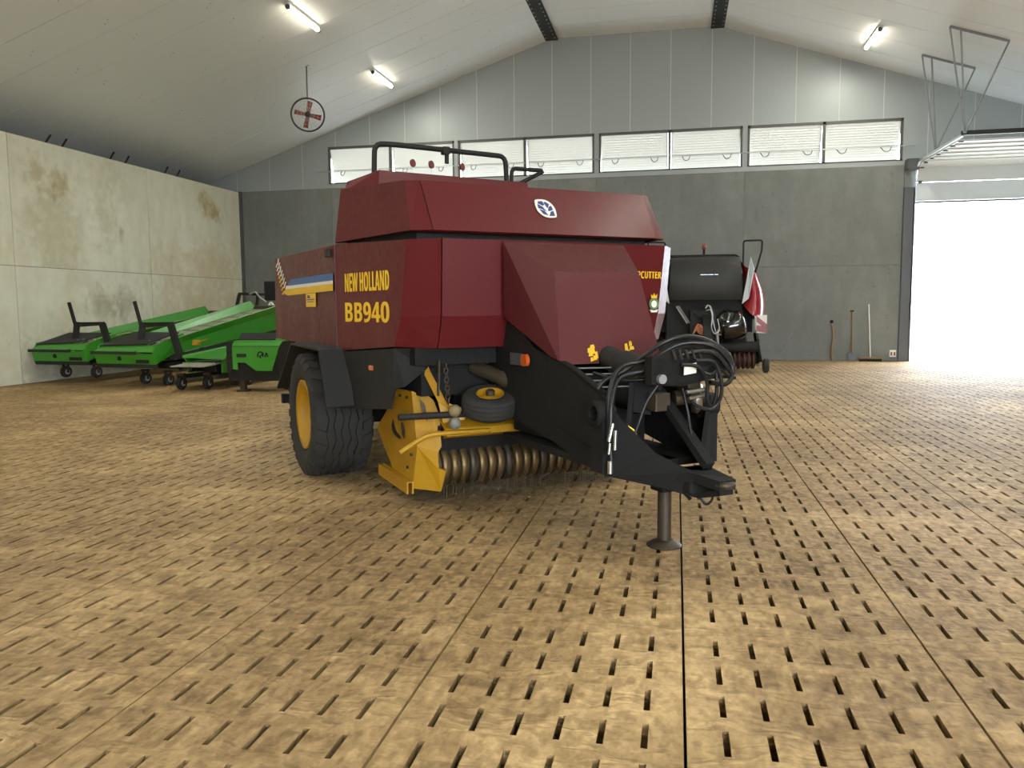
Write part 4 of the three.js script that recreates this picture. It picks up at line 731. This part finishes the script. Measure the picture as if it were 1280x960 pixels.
// ---------- green hopper and the discharge tower behind it ----------
{
  const t = thing('hopper_box', 'green steel hopper with black flank on a short leg beside the baler wheel', 'hopper', [-8.0, 0, -14.45], 0.05);
  mesh('front_panel', [sheet([[-0.5, 0.46, 0.3], [-0.36, 0.44, 0.3], [-0.36, 0.58, 0.3], [-0.2, 0.58, 0.3], [0.02, 0.42, 0.3], [0.34, 0.42, 0.3], [0.5, 0.9, 0.3], [-0.46, 0.9, 0.3]], 0.03), sheet([[-0.46, 0.9, 0.3], [0.5, 0.9, 0.3], [0.54, 1.0, 0.22], [-0.46, 1.0, 0.22]], 0.03), sheet([[-0.46, 1.0, 0.22], [0.54, 1.0, 0.22], [0.54, 1.02, -0.4], [-0.46, 1.02, -0.4]], 0.02)], M.green, t);
  mesh('fold_line', span(-0.46, 0.5, 0.895, 0.905, 0.3, 0.308), M.belt, t);
  mesh('flank', [sheet([[-0.62, 0.4, -0.5], [-0.58, 0.4, 0.28], [-0.54, 0.94, 0.3], [-0.62, 0.98, -0.5]], 0.06), span(-0.58, -0.46, 0.4, 0.96, 0.2, 0.3)], M.black, t);
  mesh('body', [span(-0.55, 0.45, 0.35, 0.98, -0.6, 0.24), span(-0.6, 0.5, 0.22, 0.42, -0.5, 0.22)], M.black, t);
  mesh('top_flap', sheet([[-0.42, 1.02, 0.1], [0.34, 1.02, 0.1], [0.34, 1.15, 0.02], [-0.4, 1.15, 0.02]], 0.02), M.belt, t);
  mesh('name_plate', box(0.2, 0.07, 0.01, -0.27, 0.72, 0.304), M.belt, t);
  const sw = [[[-0.08, -0.03], [-0.06, 0.05], [0, 0.07], [0.02, 0.02], [-0.04, -0.02], [0, -0.05]], [[0.03, -0.03], [0.04, 0.06]], [[0.07, -0.03], [0.11, 0.05], [0.13, -0.03]]];
  mesh('logo', sw.map((p) => tube(p.map(([x, y]) => [x + 0.14, y + 0.72, 0.305]), 0.012, 14, 5)), M.dark, t);
  const leg = mesh('leg', [span(-0.4, -0.3, 0.04, 0.3, 0.05, 0.15), span(-0.45, -0.25, 0.0, 0.03, 0.0, 0.2)], M.dirtySteel, t);
  mesh('leg_spindle', [rod([-0.46, 0.12, 0.1], [-0.46, 0.3, 0.1], 0.012, 6), rod([-0.24, 0.12, 0.1], [-0.24, 0.3, 0.1], 0.012, 6)], M.dirtySteel, leg);
  mesh('leg', [span(0.3, 0.4, 0.0, 0.3, -0.4, -0.3)], M.dirtySteel, t);
  const q = thing('discharge_tower', 'green column with a black box on top behind the green hopper', 'machine', [-10.75, 0, -20.2], 0.2);
  mesh('column', [sheet([[0.32, 0.3, 0.1], [0.6, 0.3, 0.1], [0.56, 1.95, 0.1], [0.36, 1.95, 0.1]], 0.3), span(-0.2, 0.6, 0.3, 0.5, -0.4, 0.1)], M.green, q);
  mesh('black_box', box(0.52, 0.46, 0.3, 0.08, 1.88, 0.05, 0.03), M.dark, q);
  mesh('pivot_plate', sheet([[-0.16, 0.98, 0.2], [0.04, 0.98, 0.2], [0.1, 1.3, 0.2], [0.0, 1.52, 0.2], [-0.14, 1.28, 0.2]], 0.03), M.dark, q);
  mesh('white_guard', bent([[-0.18, 1.25, 0.22], [-0.02, 1.62, 0.22], [0.12, 1.4, 0.22], [0.3, 1.34, 0.22]], 0.03, 0.06), M.whiteInk, q);
  mesh('guard_frame', [bar([-0.9, 1.45, 0.1], [-0.8, 1.82, 0.1], 0.07, 0.07), bar([-0.82, 1.82, 0.1], [0.1, 1.78, 0.1], 0.06, 0.06), bar([-0.4, 1.5, 0.1], [-0.36, 1.8, 0.1], 0.06, 0.06)], M.black, q);
  mesh('chrome_arm', bent([[-0.55, 1.8, 0.15], [-0.4, 1.86, 0.15], [-0.3, 1.72, 0.15], [-0.15, 1.62, 0.15]], 0.02, 0.04), M.chrome, q);
  mesh('cross_arm', bar([0.1, 1.34, 0.2], [0.8, 1.24, 0.2], 0.05, 0.05), M.black, q);
  mesh('base_frame', [span(-0.6, 0.6, 0.0, 0.3, -0.5, 0.05)], M.black, q);
  q.scale.setScalar(1.12);
}
// ---------- second baler standing near the gable wall ----------
{
  const t = thing('square_baler', 'newer baler with rounded grey front hood and glossy red side, parked near the gable wall', 'baler', [0.68, 0, -20.0], 0.03);
  const prof = [[2.8, -0.9], [2.83, -0.4], [2.74, -0.06], [2.55, 0.13], [2.25, 0.22], [1.95, 0.2], [1.75, 0.1]];
  const pos = [], nx = 12, P = (i, k) => { const f = i / nx * 2 - 1, [y, z] = prof[k], wy = 0.86 + 0.0 * k; return [f * (wy - 0.04 * (y - 1.75)), y, z - 0.1 * Math.pow(Math.abs(f), 4)]; };
  for (let k = 0; k < prof.length - 1; k++) for (let i = 0; i < nx; i++) { const a = P(i, k), c = P(i + 1, k), d = P(i + 1, k + 1), e = P(i, k + 1); pos.push(...a, ...e, ...d, ...a, ...d, ...c); }
  let g = new THREE.BufferGeometry(); g.setAttribute('position', new THREE.Float32BufferAttribute(pos, 3)); g.deleteAttribute('normal'); g = mergeVertices(g, 1e-4); g.computeVertexNormals();
  const hood = mesh('front_hood', uvm(g), M.greyHood, t);
  mesh('hood_badge', [box(0.3, 0.018, 0.01, 0.02, 2.35, 0.205), box(0.09, 0.018, 0.01, 0.24, 2.35, 0.2)], M.galv, hood);
  mesh('body', [span(-1.2, 1.2, 0.95, 2.4, -5.4, -0.7), span(-0.85, 0.85, 1.2, 2.75, -2.2, -0.45), span(-0.9, 0.9, 0.55, 1.8, -3.5, -0.3), span(-0.6, 0.6, 0.7, 1.3, -6.4, -4)], M.black, t);
  for (const s of [1, -1]) {
    // bulging red side shield: swept sections
    const sec = [[-0.25, 0.92, 1.62, 2.78], [0.02, 1.06, 1.42, 2.55], [0.0, 1.24, 1.3, 2.45], [-0.2, 1.38, 1.25, 2.35], [-0.7, 1.42, 1.25, 2.4], [-2.6, 1.42, 1.25, 2.45], [-5.2, 1.38, 1.3, 2.4]], q = [], n = 8;
    const R = (i, k) => { const [z, x, yb, yt] = sec[i], f = k / n; return [s * (x - 0.14 * Math.pow(f, 2.2) + 0.05 * Math.sin(f * Math.PI)), lerp(yb, yt, f), z - 0.1 * f]; };
    for (let i = 0; i < sec.length - 1; i++) for (let k = 0; k < n; k++) { const a = R(i, k), c = R(i + 1, k), d = R(i + 1, k + 1), e = R(i, k + 1); q.push(...a, ...c, ...d, ...a, ...d, ...e); }
    g = new THREE.BufferGeometry(); g.setAttribute('position', new THREE.Float32BufferAttribute(q, 3)); g = mergeVertices(g, 1e-4); g.computeVertexNormals();
    const sh = mesh('side_shield', uvm(g), M.redGloss, t);
    mesh('painted_reflection', [sheet([[0.86, 1.66, 0.0], [1.0, 1.78, 0.06], [1.12, 2.5, 0.02], [1.06, 2.78, -0.2], [1.0, 2.5, 0.0]].map(([x, y, z]) => [s * x, y, z + 0.05]), 0.05)], M.doorSkin, sh);  // pale sheet paints the open door's reflection onto the shield's front edge
    mesh('lower_trim', sheet([[s * 1.18, 1.36, 0.06], [s * 1.2, 1.02, 0.02], [s * 1.34, 1.0, -0.12], [s * 1.4, 1.34, -0.16]], 0.03), M.white, sh);
    const sg = mesh('marker_board', sheet([[1.2, 0.95, 0.1], [1.44, 0.95, 0.08], [1.44, 1.38, 0.08], [1.2, 1.38, 0.1]].map(([x, y, z]) => [s * x, y, z]), 0.02), M.whiteInk, t);
    for (const k of [0, 1]) mesh('red_stripe', sheet([[1.2, 1.22 - k * 0.22, 0.115], [1.44, 1.02 - k * 0.22 + (k ? 0.15 : 0), 0.095], [1.44, 1.16 - k * 0.2 + (k ? 0.14 : 0), 0.095], [1.2, 1.36 - k * 0.22, 0.115]].map(([x, y, z]) => [s * x, Math.max(0.95, y), z]), 0.006), M.redLens, sg);
    mesh('pickup_wheel', lathe([[0.03, -0.06], [0.12, -0.07], [0.165, -0.05], [0.17, 0], [0.165, 0.05], [0.12, 0.07], [0.03, 0.06]], 'x', 24).translate(s * 1.43, 0.17, 0.1), M.rubber, t);
    mesh('wheel_arm', [bar([s * 1.3, 0.25, 0.1], [s * 1.2, 0.95, -0.1], 0.06, 0.1), bar([s * 1.34, 0.9, 0.1], [s * 1.34, 0.3, 0.1], 0.1, 0.06)], M.shiny, t);
    mesh('tyre', tyreGeo(0.62, 0.6, 24, 4), M.rubber, t).position.set(s * 1.0, 0.612, -3.2);
    mesh('hand_rail', bent([[s * 0.95, 2.5, -0.7], [s * 0.95, 3.2, -0.7], [s * 1.38, 3.2, -0.6], [s * 1.38, 2.95, -0.65], [s * 1.25, 2.4, -0.8]], 0.022, 0.06), M.black, t);
    mesh('pickup_end', [sheet([[s * 1.3, 0.15, 0.0], [s * 1.3, 0.12, -0.5], [s * 1.3, 0.75, -0.6], [s * 1.3, 0.8, -0.1]], 0.03)], M.shiny, t);
  }
  mesh('roof_bar', [span(-0.85, 0.72, 2.82, 2.86, -0.42, -0.36), bar([0.72, 2.84, -0.39], [0.82, 2.78, -0.39], 0.05, 0.04)], M.black, t);
  const bc = mesh('beacon', [lathe([[0, 0], [0.05, 0], [0.05, 0.1], [0.03, 0.13], [0, 0.135]], 'y', 16).translate(-0.02, 2.99, -0.38)], M.redLens, t);
  mesh('beacon_stem', rod([-0.02, 2.84, -0.38], [-0.02, 2.99, -0.38], 0.03, 8), M.black, bc);
  mesh('flywheel_cover', [lathe([[0, 0.34], [0.1, 0.34], [0.28, 0.3], [0.34, 0.2], [0.35, -0.1], [0.3, -0.25]], 'x', 36).rotateZ(0.25).translate(0.62, 1.12, 0.1), rod([0.2, 0.98, 0.2], [0.5, 1.05, 0.15], 0.16, 20)], M.shiny, t);
  mesh('front_cover', lathe([[0, 0.2], [0.14, 0.17], [0.26, 0.02], [0.3, -0.2]], 'y', 28).rotateX(0.5).translate(0.5, 1.3, 0.2), M.shiny, t);
  mesh('roller_bar', rod([-1.25, 0.62, 0.05], [1.25, 0.62, 0.05], 0.13, 20), M.black, t);
  const bandMat = [std(0x4a2620, 0.6), std(0x381c18, 0.6)];
  mesh('pickup_drum', rod([-1.2, 0.3, -0.1], [1.2, 0.3, -0.1], 0.16, 20), M.dirtySteel, t);
  for (let k = 0; k < 22; k++) mesh('tine_band', lathe([[0.12, -0.035], [0.225, -0.037], [0.235, 0], [0.225, 0.037], [0.12, 0.035]], 'x', 20).translate(-1.16 + k * 0.11, 0.31, -0.1), bandMat[k % 2], t);
  mesh('drawbar', [sheet([[-0.45, 0.6, 0.0], [-0.12, 0.52, 1.5], [0.12, 0.52, 1.5], [0.45, 0.6, 0.0]], 0.2), span(-0.35, 0.35, 0.6, 1.5, -0.4, 0.15), bar([0, 0.7, 1.3], [0, 1.35, 0.1], 0.16, 0.16), span(-0.06, 0.06, 0.0, 0.5, 1.1, 1.22)], M.black, t);
  for (const [p, m, r] of [[[[-0.02, 1.55, 0.5], [0.06, 1.62, 0.52], [0.14, 1.4, 0.55], [0.12, 1.1, 0.56], [0.2, 0.95, 0.55], [0.3, 1.05, 0.55], [0.26, 1.3, 0.5]], M.chrome, 0.018], [[[0.0, 1.5, 0.5], [0.1, 1.5, 0.55], [0.16, 1.25, 0.55], [0.22, 1.0, 0.55], [0.34, 0.92, 0.5]], M.chrome, 0.014], [[[-0.05, 1.6, 0.48], [0.1, 1.58, 0.5], [0.2, 1.3, 0.52], [0.24, 1.05, 0.5]], M.hose, 0.022], [[[0.05, 1.3, 0.5], [0.12, 0.95, 0.55], [0.28, 0.7, 0.5]], M.hose, 0.02], [[[-0.3, 1.5, 0.3], [-0.15, 1.35, 0.4], [0.0, 1.4, 0.5]], M.hose, 0.02]]) mesh('hose', tube(p, r, 26, 7), m, t);
  const tw = []; for (let k = 0; k < 5; k++) tw.push(tube([[-0.3 + k * 0.03, 0.95 + k * 0.04, 0.6], [-0.18, 1.18 - k * 0.05, 0.62], [-0.02 + k * 0.02, 1.0 - k * 0.03, 0.66], [0.12, 0.72 + k * 0.02, 0.7], [0.2, 0.55, 0.68]], 0.02, 16, 5)); mesh('twine_bundle', tw, M.twine, t);
  mesh('steel_support', bar([0.28, 0.5, 0.5], [0.26, 1.0, 0.45], 0.05, 0.06), M.galv, t); mesh('deflector', bar([-0.65, 1.6, 0.1], [-0.4, 1.2, 0.25], 0.14, 0.03), M.galv, t);
}
renderer.render(scene, camera);
